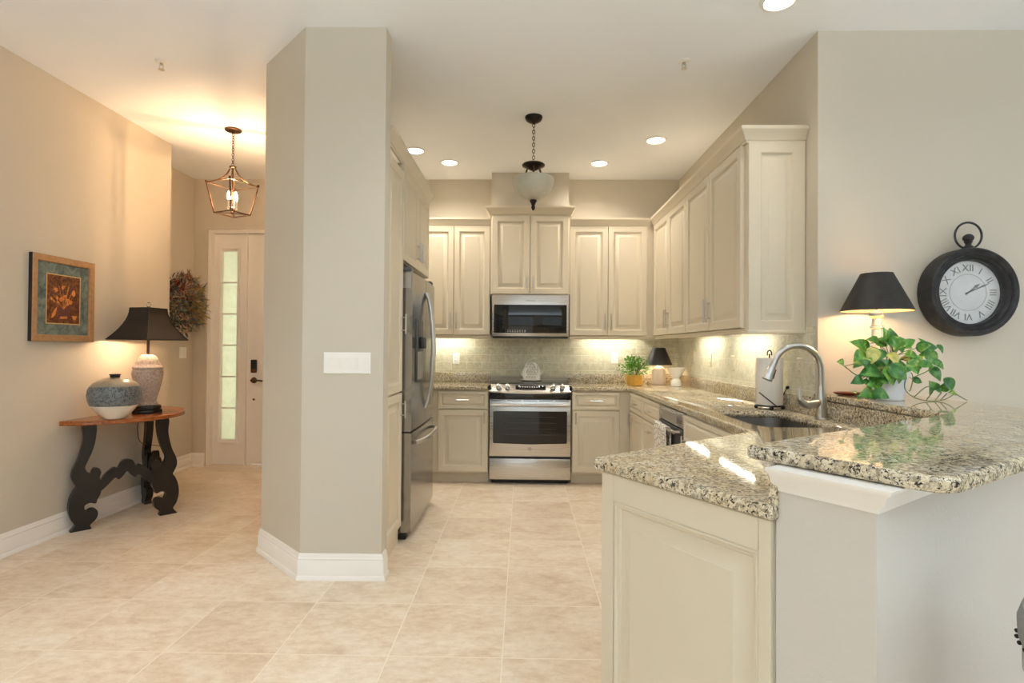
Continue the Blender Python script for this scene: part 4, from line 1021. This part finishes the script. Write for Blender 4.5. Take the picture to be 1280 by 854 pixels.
# clock
kx, kz = 2.388, 1.585
ck_ = thing('wall_clock', 'round iron pocket-watch style clock with ring top on the dining wall', 'clock', (kx, YC, kz))
def lathe_y(prof, n=56):   # axis towards the camera
    b = B(); b.rings([[V((kx+r*math.cos(2*math.pi*i/n), y, kz+r*math.sin(2*math.pi*i/n))) for i in range(n)] for r, y in prof], wrap=True); return b
lathe_y([(0.175, YC-0.003), (0.232, YC-0.003), (0.236, YC-0.015), (0.236, YC-0.095), (0.230, YC-0.108), (0.222, YC-0.112), (0.214, YC-0.107), (0.209, YC-0.110), (0.203, YC-0.106), (0.199, YC-0.098), (0.192, YC-0.102), (0.186, YC-0.096), (0.181, YC-0.088), (0.176, YC-0.090), (0.172, YC-0.084), (0.170, YC-0.060), (0.170, YC-0.015)]).to('case', 'clock_iron', ck_)
B().lathe([(0.1695, 0), (0.1695, 0.012)], (kx, YC-0.045, kz), 48, ax=(0, -1, 0)).to('dial', 'clock_face', ck_)
yf = YC-0.0575
b = B()
for i, s_ in enumerate(('XII', 'I', 'II', 'III', 'IIII', 'V', 'VI', 'VII', 'VIII', 'IX', 'X', 'XI')):
    a = math.pi/2-2*math.pi*i/12; c = V((kx+0.130*math.cos(a), yf-0.0008, kz+0.130*math.sin(a)))
    vv = V((math.cos(a), 0, math.sin(a))); uu = V((math.sin(a), 0, -math.cos(a)))
    b.text(s_, F(c, uu, vv, (0, -1, 0)), 0.052, 0.0006)
b.rings([[V((kx+r*math.cos(2*math.pi*i/48), y, kz+r*math.sin(2*math.pi*i/48))) for i in range(48)] for r, y in ((0.098, yf), (0.098, yf-0.0008), (0.0965, yf-0.0008), (0.0965, yf))], wrap=True)
b.to('numerals', 'numeral', ck_)
b = B()
for a, L_, w_ in ((R(38), 0.075, 0.016), (R(24), 0.125, 0.011)):
    q = F((kx, yf-0.004, kz), (math.cos(a), 0, math.sin(a)), (-math.sin(a), 0, math.cos(a)), (0, -1, 0))
    b.plate(q, [(-0.02, -0.003), (L_*0.55, -0.003), (L_*0.68, -w_/2), (L_, 0), (L_*0.68, w_/2), (L_*0.55, 0.003), (-0.02, 0.003)], 0, 0.0015)
b.to('hands', 'numeral', ck_)
B().lathe([(0.1708, 0), (0.1708, 0.002)], (kx, YC-0.0775, kz), 48, ax=(0, -1, 0)).to('glass_cover', 'glass', ck_)
b = B(); b.lathe([(0.026, 0), (0.022, 0.015), (0.014, 0.020), (0.014, 0.032), (0.020, 0.038), (0.018, 0.042)], (kx, YC-0.06, kz+0.232), 20); b.sphere((kx, YC-0.06, kz+0.292), 0.026, 20, 12, 0.85); b.to('crown_knob', 'clock_iron', ck_)
B().torus((kx, YC-0.060, kz+0.305), 0.071, 0.0055, (0.0, 1, 0.0), 48, 10).to('hanging_ring', 'clock_iron', ck_)

# bar stool, mostly outside the frame
sx, sy = 1.204, 1.023
st = thing('bar_stool', 'grey upholstered bar stool peeking in at the right edge beside the bar wall', 'stool', (sx, sy, 0))
b = B(); b.lathe([(0.20, 0.665), (0.225, 0.672), (0.238, 0.690), (0.240, 0.725), (0.232, 0.752), (0.20, 0.768), (0.10, 0.776), (0.002, 0.778)], (sx, sy, 0), 48); b.to('seat_cushion', 'stool_grey', st)
b = B(); b.lathe([(0.20, 0.625), (0.232, 0.628), (0.232, 0.664), (0.20, 0.6645)], (sx, sy, 0), 48); sf = b.to('seat_frame', 'stool_leg', st)
b = B()
for i in range(48):
    a = 2*math.pi*i/48; b.sphere((sx+0.2395*math.cos(a), sy+0.2395*math.sin(a), 0.688), 0.0045, 8, 6)
b.to('nailheads', 'black_iron', st)
for a in (0.9, 2.45, 4.0, 5.6):
    B().tube([(sx+0.19*math.cos(a), sy+0.19*math.sin(a), 0.63), (sx+0.25*math.cos(a), sy+0.25*math.sin(a), 0.002)], 0.02, 12, rs=[0.022, 0.016]).to('leg', 'stool_leg', st)
B().torus((sx, sy, 0.22), 0.222, 0.010, (0, 0, 1), 40, 8).to('foot_ring', 'stool_leg', st)

# ================================================================== LIVING SIDE
# demilune console
TY, TZ = 4.160, 0.760
tb = thing('console_table', 'half-round console table with dark scrolled legs and warm wood top against the left wall', 'table', (XL+0.25, TY, 0))
xw = XL+0.022
pts = [(xw, TY+0.50)] + [] 
arc = [(xw+0.46*math.sin(math.pi*i/40), TY+0.50*math.cos(math.pi*i/40)) for i in range(41)]
b = B(); L = []
for ins, z in ((0.016, TZ-0.034), (0.004, TZ-0.030), (0.0, TZ-0.020), (0.003, TZ-0.012), (0.001, TZ-0.006), (0.006, TZ)):
    L.append([V((max(xw, xw+(x-xw)*(1-ins/0.46)), TY+(y-TY)*(1-ins/0.5), z)) for x, y in arc])
b.rings(L, cap0=True, cap1=True); b.to('tabletop', 'wood', tb)
def scroll_leg(foot, dirv, name='leg'):
    # u runs outwards along dirv
    f = F((foot[0], foot[1], 0), (dirv[0], dirv[1], 0), UP, V((dirv[0], dirv[1], 0)).cross(V((0, 0, 1))))
    o = [(-0.052, 0.724), (0.018, 0.724), (0.016, 0.62), (0.040, 0.50), (0.072, 0.42), (0.076, 0.365), (0.060, 0.325), (0.050, 0.300), (0.066, 0.275), (0.086, 0.22), (0.092, 0.15), (0.078, 0.085), (0.055, 0.045), (0.070, 0.018), (0.076, 0.001), (-0.030, 0.001), (-0.028, 0.030),
         (-0.062, 0.065), (-0.072, 0.105), (-0.058, 0.135), (-0.030, 0.140), (-0.008, 0.128), (0.004, 0.145), (0.002, 0.170), (-0.025, 0.182), (-0.058, 0.172), (-0.068, 0.20), (-0.085, 0.235), (-0.088, 0.30), (-0.078, 0.345), (-0.086, 0.38), (-0.076, 0.410), (-0.050, 0.418), (-0.036, 0.400), (-0.030, 0.385), (-0.010, 0.395), (0.004, 0.43), (-0.010, 0.47), (-0.036, 0.54), (-0.054, 0.63)]
    b = B(); P = [tuple(p) for p in spline(o, 4)]; P = [(u, min(max(v, 0.001), 0.7255)) for u, v in P]
    b.plate(f, P, -0.024, 0.024); return b.to(name, 'dark_wood', tb)
AF, BF, CF = V((-3.005, 3.800)), V((-3.010, 4.450)), V((-2.685, 4.160))
dA = (AF-CF).normalized(); dBv = (BF-CF).normalized()
scroll_leg(AF, dA); scroll_leg(BF, dBv); scroll_leg(CF, -dA)
def stretcher(p, q):
    d = (q-p); Ls = d.length; d.normalize(); f = F((p.x, p.y, 0), (d.x, d.y, 0), UP, V((d.x, d.y, 0)).cross(V((0, 0, 1))))
    top = [(0.05, 0.34), (0.10, 0.335), (0.15, 0.375), (0.20, 0.395), (0.23, 0.385), (0.25, 0.405)]; k = Ls/2
    half_t = [(0.0, 0.345), (0.22*k, 0.325), (0.42*k, 0.37), (0.62*k, 0.405), (0.74*k, 0.40), (0.84*k, 0.44), (1.0*k, 0.452)]
    half_b = [(0.0, 0.255), (0.22*k, 0.245), (0.45*k, 0.285), (0.66*k, 0.33), (0.76*k, 0.315), (0.88*k, 0.335), (1.0*k, 0.365)]
    T = half_t+[(Ls-u, v) for u, v in reversed(half_t[:-1])]; Bm = half_b+[(Ls-u, v) for u, v in reversed(half_b[:-1])]
    P = [tuple(x) for x in spline(T, 4, False)]+[tuple(x) for x in reversed(spline(Bm, 4, False))]
    b = B(); b.plate(f, P, -0.018, 0.018); return b.to('stretcher', 'dark_wood', tb)
stretcher(AF-dA*0.03, CF+dA*0.03); stretcher(BF-dBv*0.03, CF+dBv*0.05)

# vase
vx, vy = -2.832, 3.835
vs_ = thing('vase', 'round squat vase with blue-grey relief band above a cream base on the console', 'vase', (vx, vy, TZ))
def vprof(t):  # radius at height
    pass
B().lathe([(0.062, 0.001), (0.066, 0.006), (0.090, 0.030), (0.122, 0.068), (0.138, 0.090), (0.1395, 0.094), (0.02, 0.095)], (vx, vy, TZ), 48).to('base', 'vase_cream', vs_)
B().lathe([(0.02, 0.0952), (0.143, 0.0952), (0.156, 0.130), (0.161, 0.165), (0.157, 0.200), (0.146, 0.225), (0.144, 0.226), (0.02, 0.227)], (vx, vy, TZ), 48).to('relief_band', 'relief_blue', vs_)
B().lathe([(0.02, 0.2272), (0.143, 0.2272), (0.130, 0.245), (0.100, 0.265), (0.060, 0.280), (0.036, 0.285), (0.02, 0.286)], (vx, vy, TZ), 48).to('shoulder', 'vase_grey', vs_)
B().lathe([(0.030, 0.2862), (0.030, 0.298), (0.035, 0.303), (0.034, 0.309), (0.026, 0.309), (0.024, 0.295), (0.002, 0.294)], (vx, vy, TZ), 32).to('lip', 'dark_wood', vs_)

# console lamp
mx_, my_ = -2.850, 4.200
ml = thing('table_lamp', 'large lamp with carved urn base and flared black shade on the console', 'lamp', (mx_, my_, TZ))
rot = math.atan2(0.54, 0.84)
b = B(); L = []
for r_, z in ((0.095, 0.001), (0.105, 0.004), (0.105, 0.022), (0.092, 0.027), (0.092, 0.032), (0.098, 0.036), (0.098, 0.052), (0.085, 0.056)):
    L.append([V((mx_+r_*math.cos(rot+math.pi/8+2*math.pi*i/8), my_+r_*math.sin(rot+math.pi/8+2*math.pi*i/8), TZ+z)) for i in range(8)])
b.rings(L, cap0=True, cap1=True); b.to('base', 'dark_wood', ml, 20)
B().lathe([(0.066, 0.0565), (0.070, 0.070), (0.062, 0.080), (0.060, 0.095), (0.072, 0.140), (0.090, 0.210), (0.102, 0.270), (0.106, 0.300), (0.100, 0.322), (0.094, 0.328), (0.102, 0.335), (0.102, 0.345), (0.090, 0.352), (0.082, 0.375), (0.066, 0.410), (0.050, 0.430), (0.042, 0.436), (0.012, 0.440)], (mx_, my_, TZ), 16).to('urn', 'relief_plaster', ml, 60)
B().lathe([(0.010, 0.440), (0.010, 0.56), (0.018, 0.565), (0.018, 0.60), (0.008, 0.605)], (mx_, my_, TZ), 14).to('stem', 'brass_bronze', ml)
B().sphere((mx_, my_, TZ+0.630), 0.024).to('bulb', 'bulb', ml)
b = B(); L = []; ns = 9; inn = []
for i in range(ns):
    t = i/(ns-1); hd = 0.262-(0.262-0.118)*(1-(1-t)**1.9)   # half diagonal, concave flare
    z = TZ+0.553+0.238*t
    def sq(r_): 
        out = []
        for k in range(4):
            a0 = rot+math.pi/2*k; a1 = a0+math.pi/2; q0 = V((math.cos(a0), math.sin(a0))); q1 = V((math.cos(a1), math.sin(a1)))
            for m2 in range(4): p = q0.lerp(q1, m2/4); out.append(V((mx_+p.x*r_, my_+p.y*r_, z)))
        return out
    L.append(sq(hd)); inn.append(sq(hd-0.004))
b.rings(L+inn[::-1], wrap=True); ls = b.to('lamp_shade', 'shade_linen', ml, 25)
b = B()
for k in range(4):
    a = rot+math.pi/2*k; b.tube([V((mx_+math.cos(a)*(0.263-(0.262-0.118)*(1-(1-i/8)**1.9)), my_+math.sin(a)*(0.263-(0.262-0.118)*(1-(1-i/8)**1.9)), TZ+0.553+0.238*i/8)) for i in range(9)], 0.004, 6)
for i, zz in ((0, 0.554), (8, 0.790)):
    hd = 0.263 if i == 0 else 0.119; b.tube([V((mx_+math.cos(rot+math.pi/2*k)*hd, my_+math.sin(rot+math.pi/2*k)*hd, TZ+zz)) for k in range(4)], 0.0045, 6, closed=True)
b.to('shade_trim', 'black_iron', ls)
B().lathe([(0.006, 0.600), (0.003, 0.66), (0.003, 0.795), (0.012, 0.800), (0.010, 0.806), (0.016, 0.816), (0.017, 0.826), (0.010, 0.836), (0.002, 0.838)], (mx_, my_, TZ), 12).to('finial', 'crystal', ml)
point('console_lamp_light', (mx_, my_, TZ+0.590), 18.0, (1.0, 0.66, 0.38), 0.03, ml)

# lamp cord
b = B(); b.tube(spline([V((-2.93, 4.23, 0.722)), V((-2.95, 4.24, 0.62)), V((-3.0, 4.36, 0.50)), V((-3.03, 4.62, 0.43)), V((-3.06, 4.72, 0.40)), V((-3.085, 4.74, 0.46))], 6, False), 0.003, 6)
b.to('cord', 'black_plastic', ml)

# framed art
f = FL(XL+0.0005, 3.437).sh(0, 1.292); w, h = 0.510, 0.560
ar = thing('framed_picture', 'square framed floral painting with blue-grey mat on the left wall', 'picture', f.p(w/2, 0, 0))
def rect(i, z): return [f.p(i, i, z), f.p(w-i, i, z), f.p(w-i, h-i, z), f.p(i, h-i, z)]
b = B(); b.mi = 1; b.rings([rect(0, 0), rect(0, 0.024)]); b.mi = 0; b.rings([rect(0, 0.024), rect(0.004, 0.028), rect(0.022, 0.030), rect(0.040, 0.024), rect(0.044, 0.018), rect(0.044, 0.008)]); b.to('frame', ['frame_tan', 'frame_dark'], ar)
b = B(); b.rings([rect(0.042, 0.004), rect(0.042, 0.012)], cap0=True, cap1=True); mt = b.to('mat', 'art_mat', ar)
b = B(); b.rings([rect(0.115, 0.0121), rect(0.115, 0.0145), rect(0.122, 0.0145), rect(0.122, 0.0121)]); b.to('gold_fillet', 'gold', mt)
b = B(); b.rings([rect(0.122, 0.0121), rect(0.122, 0.0135)], cap0=True, cap1=True); pt = b.to('painting', 'art_bg', ar)
rnd = random.Random(5); bO, bP = B(), B(); fp = f.sh(0.122, 0.122, 0.0136); PW, PH = w-0.244, h-0.244
bP.plate(fp, [(0.36*PW, 0.10*PH), (0.62*PW, 0.10*PH), (0.70*PW, 0.32*PH), (0.30*PW, 0.32*PH)], 0, 0.0004)
for i in range(22):
    a = rnd.uniform(0.15, math.pi-0.15); r_ = rnd.uniform(0.12, 0.44); c = fp.p(0.5*PW+r_*PW*0.95*math.cos(a), 0.34*PH+r_*PH*1.15*math.sin(a), 0.0006)
    t = rnd.uniform(0, 6.28); L_ = rnd.uniform(0.02, 0.045)
    (bO if i % 4 else bP).leaf(c-(fp.u*math.cos(t)+fp.v*math.sin(t))*L_*0.5, c+(fp.u*math.cos(t)+fp.v*math.sin(t))*L_*0.5, fp.n, L_*0.6, 0.02, 0.02, 'oval')
for i in range(10):
    a = rnd.uniform(0.3, math.pi-0.3); bO.tube([fp.p(0.5*PW, 0.30*PH, 0.0005), fp.p(0.5*PW+0.34*PW*math.cos(a), 0.34*PH+0.5*PH*math.sin(a), 0.0005)], 0.0012, 5)
bO.leaf(fp.p(0.14*PW, 0.10*PH, 0.0006), fp.p(0.30*PW, 0.34*PH, 0.0006), fp.n, 0.026, 0.02, 0.02, 'oval')
bO.plate(fp, [(0.80*PW, 0.08*PH), (0.88*PW, 0.08*PH), (0.92*PW, 0.17*PH), (0.76*PW, 0.17*PH)], 0, 0.0004); bO.plate(fp, [(0.38*PW, 0.09*PH), (0.62*PW, 0.10*PH), (0.61*PW, 0.15*PH), (0.40*PW, 0.14*PH)], 0.0005, 0.0009)
bO.to('flowers', 'art_orange', pt, 0); bP.to('flower_vase', 'art_plum', pt, 0)

# wreath
wy, wz, wx = 5.50, 1.685, -3.40
wr = thing('wreath', 'dried leaf wreath of slate, rust and olive sprigs on the foyer wall', 'wreath', (-3.485, wy, wz))
B().torus((wx-0.03, wy, wz), 0.20, 0.035, (1, 0, 0), 40, 8).to('ring', 'wr_dark', wr)
rnd = random.Random(9)
def sprigs(n, mk, name, a0, a1, lmin, lmax, wmin, wmax):
    b = B()
    for i in range(n):
        a = rnd.uniform(a0, a1); rr = 0.17+rnd.uniform(-0.10, 0.11); th = rnd.uniform(-0.04, 0.08)
        c = V((wx+th, wy+rr*math.cos(a), wz+rr*math.sin(a)))
        d = V((rnd.uniform(-0.1, 0.9), math.cos(a)*rnd.uniform(-0.1, 1)+rnd.uniform(-.6, .6), math.sin(a)*rnd.uniform(-0.1, 1)+rnd.uniform(-.6, .6))).normalized()
        tip = c+d*rnd.uniform(lmin, lmax); tip.x = max(tip.x, -3.478); c.x = max(c.x, -3.478); tip.y = min(tip.y, D-0.01)
        b.leaf(c, tip, (rnd.uniform(0.3, 1), rnd.uniform(-1, 1), rnd.uniform(-1, 1)), rnd.uniform(wmin, wmax), 0.2, 0.2, 'blade')
    b.to(name, mk, wr)
T2 = 2*math.pi
sprigs(640, 'wr_teal', 'slate_leaves', 0, T2, 0.05, 0.10, 0.014, 0.026)
sprigs(340, 'wr_olive', 'olive_sprigs', -0.9, 1.6, 0.06, 0.12, 0.008, 0.014)
sprigs(130, 'wr_red', 'rust_sprigs', 1.3, 2.9, 0.06, 0.13, 0.008, 0.014)
sprigs(420, 'wr_tan', 'tan_leaves', 0, T2, 0.05, 0.09, 0.010, 0.018)

# ================================================================== CEILING THINGS
def chain(b, top, bot, n, r=0.0022, wdt=0.009):
    L_ = (top.z-bot.z)/n
    for i in range(n):
        c = V((top.x, top.y, top.z-L_*(i+0.5))); ax = V((1, 0, 0)) if i % 2 else V((0, 1, 0)); s_ = V((0, 1, 0)) if i % 2 else V((1, 0, 0))
        b.tube([c+s_*(wdt*math.cos(t))+V((0, 0, (L_*0.62)*math.sin(t))) for t in [2*math.pi*k/12 for k in range(12)]], r, 6, closed=True)
# lantern
gx_, gy_ = -2.372, 4.494
lt = thing('lantern_pendant', 'open bronze cage lantern hanging in the foyer with lit candle bulbs', 'pendant light', (gx_, gy_, ZC))
B().lathe([(0.062, -0.0005), (0.062, -0.012), (0.050, -0.020), (0.012, -0.026), (0.006, -0.036)], (gx_, gy_, ZC), 32).to('canopy', 'brass_bronze', lt)
b = B(); chain(b, V((gx_, gy_, ZC-0.034)), V((gx_, gy_, 2.738)), 13); b.to('chain', 'brass_bronze', lt)
b = B(); b.lathe([(0.010, 0.0), (0.026, -0.006), (0.026, -0.016), (0.014, -0.022), (0.008, -0.030)], (gx_, gy_, 2.738), 20)
b.tube([(gx_, gy_, 2.72), (gx_, gy_, 2.40)], 0.006, 8); b.sphere((gx_, gy_, 2.352), 0.012); b.tube([(gx_, gy_, 2.40), (gx_, gy_, 2.35)], 0.005, 8); b.to('centre_rod', 'brass_bronze', lt)
phi = R(22)
b = B(); rt_, rb_ = 0.190, 0.132; zt_, zb_ = 2.585, 2.345
T4 = [V((gx_+rt_*math.cos(phi+math.pi/2*k), gy_+rt_*math.sin(phi+math.pi/2*k), zt_)) for k in range(4)]
B4 = [V((gx_+rb_*math.cos(phi+math.pi/2*k), gy_+rb_*math.sin(phi+math.pi/2*k), zb_)) for k in range(4)]
for k in range(4):
    b.tube([T4[k], B4[k]], 0.006, 4); b.tube([B4[k], B4[(k+1) % 4]], 0.006, 4); b.tube([T4[k], T4[(k+1) % 4]], 0.004, 4)
    c = V((gx_, gy_, 0)); dirk = (T4[k]-V((gx_, gy_, zt_))).normalized()
    b.tube(spline([V((gx_, gy_, 2.712))+dirk*0.02, V((gx_, gy_, 2.655))+dirk*0.052, V((gx_, gy_, 2.612))+dirk*0.11, T4[k]], 5, False), 0.006, 6)
    b.sphere(T4[k]+V((0, 0, 0.008)), 0.011, 8, 6)
    b.tube([B4[k], V((gx_, gy_, 2.352))], 0.0045, 4)
b.to('cage', 'brass_bronze', lt)
for k in range(4):
    a = phi+math.pi/4+math.pi/2*k; c = V((gx_+0.035*math.cos(a), gy_+0.035*math.sin(a), 2.385))
    b = B(); b.lathe([(0.012, 0), (0.016, 0.004), (0.010, 0.008), (0.010, 0.07), (0.006, 0.072)], c, 12); b.tube([c+V((0, 0, 0.004)), V((gx_, gy_, 2.40))], 0.004, 6); cd_ = b.to('candle', 'vase_cream', lt)
    B().lathe([(0.006, 0.072), (0.013, 0.085), (0.014, 0.10), (0.008, 0.125), (0.002, 0.140)], c, 14).to('bulb', 'bulb', cd_)
point('lantern_light', (gx_, gy_, 2.50), 36.0, (1.0, 0.63, 0.34), 0.02, lt)

# bowl pendant
hx, hy = 0.073, 4.247
bp = thing('bowl_pendant', 'bronze pendant with a frosted glass bowl hanging in the kitchen centre', 'pendant light', (hx, hy, ZC))
B().lathe([(0.066, -0.0005), (0.067, -0.012), (0.058, -0.030), (0.035, -0.045), (0.012, -0.050), (0.006, -0.058)], (hx, hy, ZC), 32).to('canopy', 'bronze', bp)
b = B(); chain(b, V((hx, hy, ZC-0.055)), V((hx, hy, 2.685)), 12, 0.0025, 0.010); b.to('chain', 'bronze', bp)
B().lathe([(0.008, 0.010), (0.012, 0.0), (0.080, -0.012), (0.088, -0.020), (0.086, -0.027), (0.050, -0.044), (0.020, -0.060), (0.006, -0.064)], (hx, hy, 2.685), 36).to('upper_plate', 'bronze', bp)
b = B()
for k in range(3):
    a = R(-90)+2*math.pi*k/3; dk = V((math.cos(a), math.sin(a), 0)); c = V((hx, hy, 0))
    b.tube(spline([c+dk*0.050+V((0, 0, 2.652)), c+dk*0.062+V((0, 0, 2.625)), c+dk*0.064+V((0, 0, 2.595)), c+dk*0.078+V((0, 0, 2.560)), c+dk*0.070+V((0, 0, 2.548))], 5, False), 0.007, 8)
b.tube([(hx, hy, 2.63), (hx, hy, 2.39)], 0.007, 10); b.to('arms', 'brass_bronze', bp)
b = B(); pr = [(0.156, 2.560), (0.157, 2.545), (0.154, 2.515), (0.142, 2.480), (0.120, 2.448), (0.090, 2.422), (0.055, 2.406), (0.012, 2.400)]
b.lathe_open(pr+[(max(r_-0.005, 0.010), z+0.004) for r_, z in reversed(pr)], (hx, hy, 0), 48); b.to('glass_bowl', 'alabaster', bp)
B().lathe([(0.010, 2.402), (0.026, 2.398), (0.028, 2.388), (0.018, 2.372), (0.012, 2.355), (0.016, 2.345), (0.012, 2.330), (0.004, 2.318)], (hx, hy, 0), 20).to('finial', 'bronze', bp)

# recessed lights
cans = [((1.285, 2.83), 'recessed ceiling light nearest the camera at the top edge of the picture'), ((-0.975, 4.973), 'recessed ceiling light beside the crown over the refrigerator'), ((-0.709, 5.296), 'recessed ceiling light near the back wall on the left side'),
        ((0.717, 5.316), 'recessed ceiling light just right of the bowl pendant near the back wall'), ((1.114, 4.722), 'recessed ceiling light close to the right wall cabinets')]
first = None
for (x, y), lab in cans:
    if first is None:
        first = thing('recessed_light', lab, 'ceiling light', (x, y, ZC), 'recessed ceiling lights')
        b = B(); b.lathe_open([(0.092, -0.0005), (0.090, -0.006), (0.074, -0.009), (0.070, -0.0005)], (x, y, ZC), 40); b.to('trim_ring', 'trim', first)
        b = B(); b.lathe([(0.0695, -0.0006), (0.0695, -0.004), (0.03, -0.005), (0.002, -0.005)], (x, y, ZC), 40); b.to('lens', 'can_lens', first)
    else: dup(first, (x, y, ZC), lab)
    l = bpy.data.lights.new('recessed_spot', 'SPOT'); l.energy = 12 if y < 3 else 33; l.color = (1.0, 0.90, 0.77); l.spot_size = R(100 if y < 3 else 150); l.spot_blend = 0.8; l.shadow_soft_size = 0.07
    o = bpy.data.objects.new('recessed_spot', l); C.objects.link(o); o.location = (x, y, ZC-0.02)
# unseen ceiling fill lamps added over and behind the camera to brighten the room
for (x, y) in ((-2.65, 1.9), (-2.65, 0.2), (-0.1, 2.60), (-1.0, -2.6), (2.9, 0.4), (-2.65, -1.5), (1.6, -2.6), (2.9, -1.8)):
    dup(first, (x, y, ZC), 'added unseen ceiling fill light of the living side, over or behind the camera')['group'] = 'added living side fill lights'
    l = bpy.data.lights.new('recessed_spot', 'SPOT'); l.energy = LIVING_FILL*(1.0 if y > 2.5 else 1.0 if x < -2 else 0.5); l.color = (1.0, 0.95, 0.90); l.spot_size = R(120); l.spot_blend = 0.9; l.shadow_soft_size = 0.07
    o = bpy.data.objects.new('recessed_spot', l); C.objects.link(o); o.location = (x, y, ZC-0.02)
for (x, y), lab in (((-2.257, 3.412), 'small white fire sprinkler on the ceiling left of the pillar'), ((0.975, 3.42), 'small white fire sprinkler on the ceiling above the kitchen entrance')):
    r = thing('fire_sprinkler', lab, 'sprinkler', (x, y, ZC), 'ceiling fire sprinklers')
    B().lathe([(0.036, -0.0005), (0.036, -0.004), (0.022, -0.010), (0.018, -0.011)], (x, y, ZC), 24).to('escutcheon', 'trim', r)
    b = B(); b.lathe([(0.010, -0.0112), (0.010, -0.022), (0.005, -0.024)], (x, y, ZC), 12)
    for s_ in (-1, 1): b.tube([(x+0.009*s_, y, ZC-0.02), (x+0.013*s_, y, ZC-0.035), (x+0.004*s_, y, ZC-0.05)], 0.002, 6)
    b.lathe([(0.018, -0.050), (0.018, -0.052), (0.004, -0.053)], (x, y, ZC), 16); b.to('head', 'nickel', r)
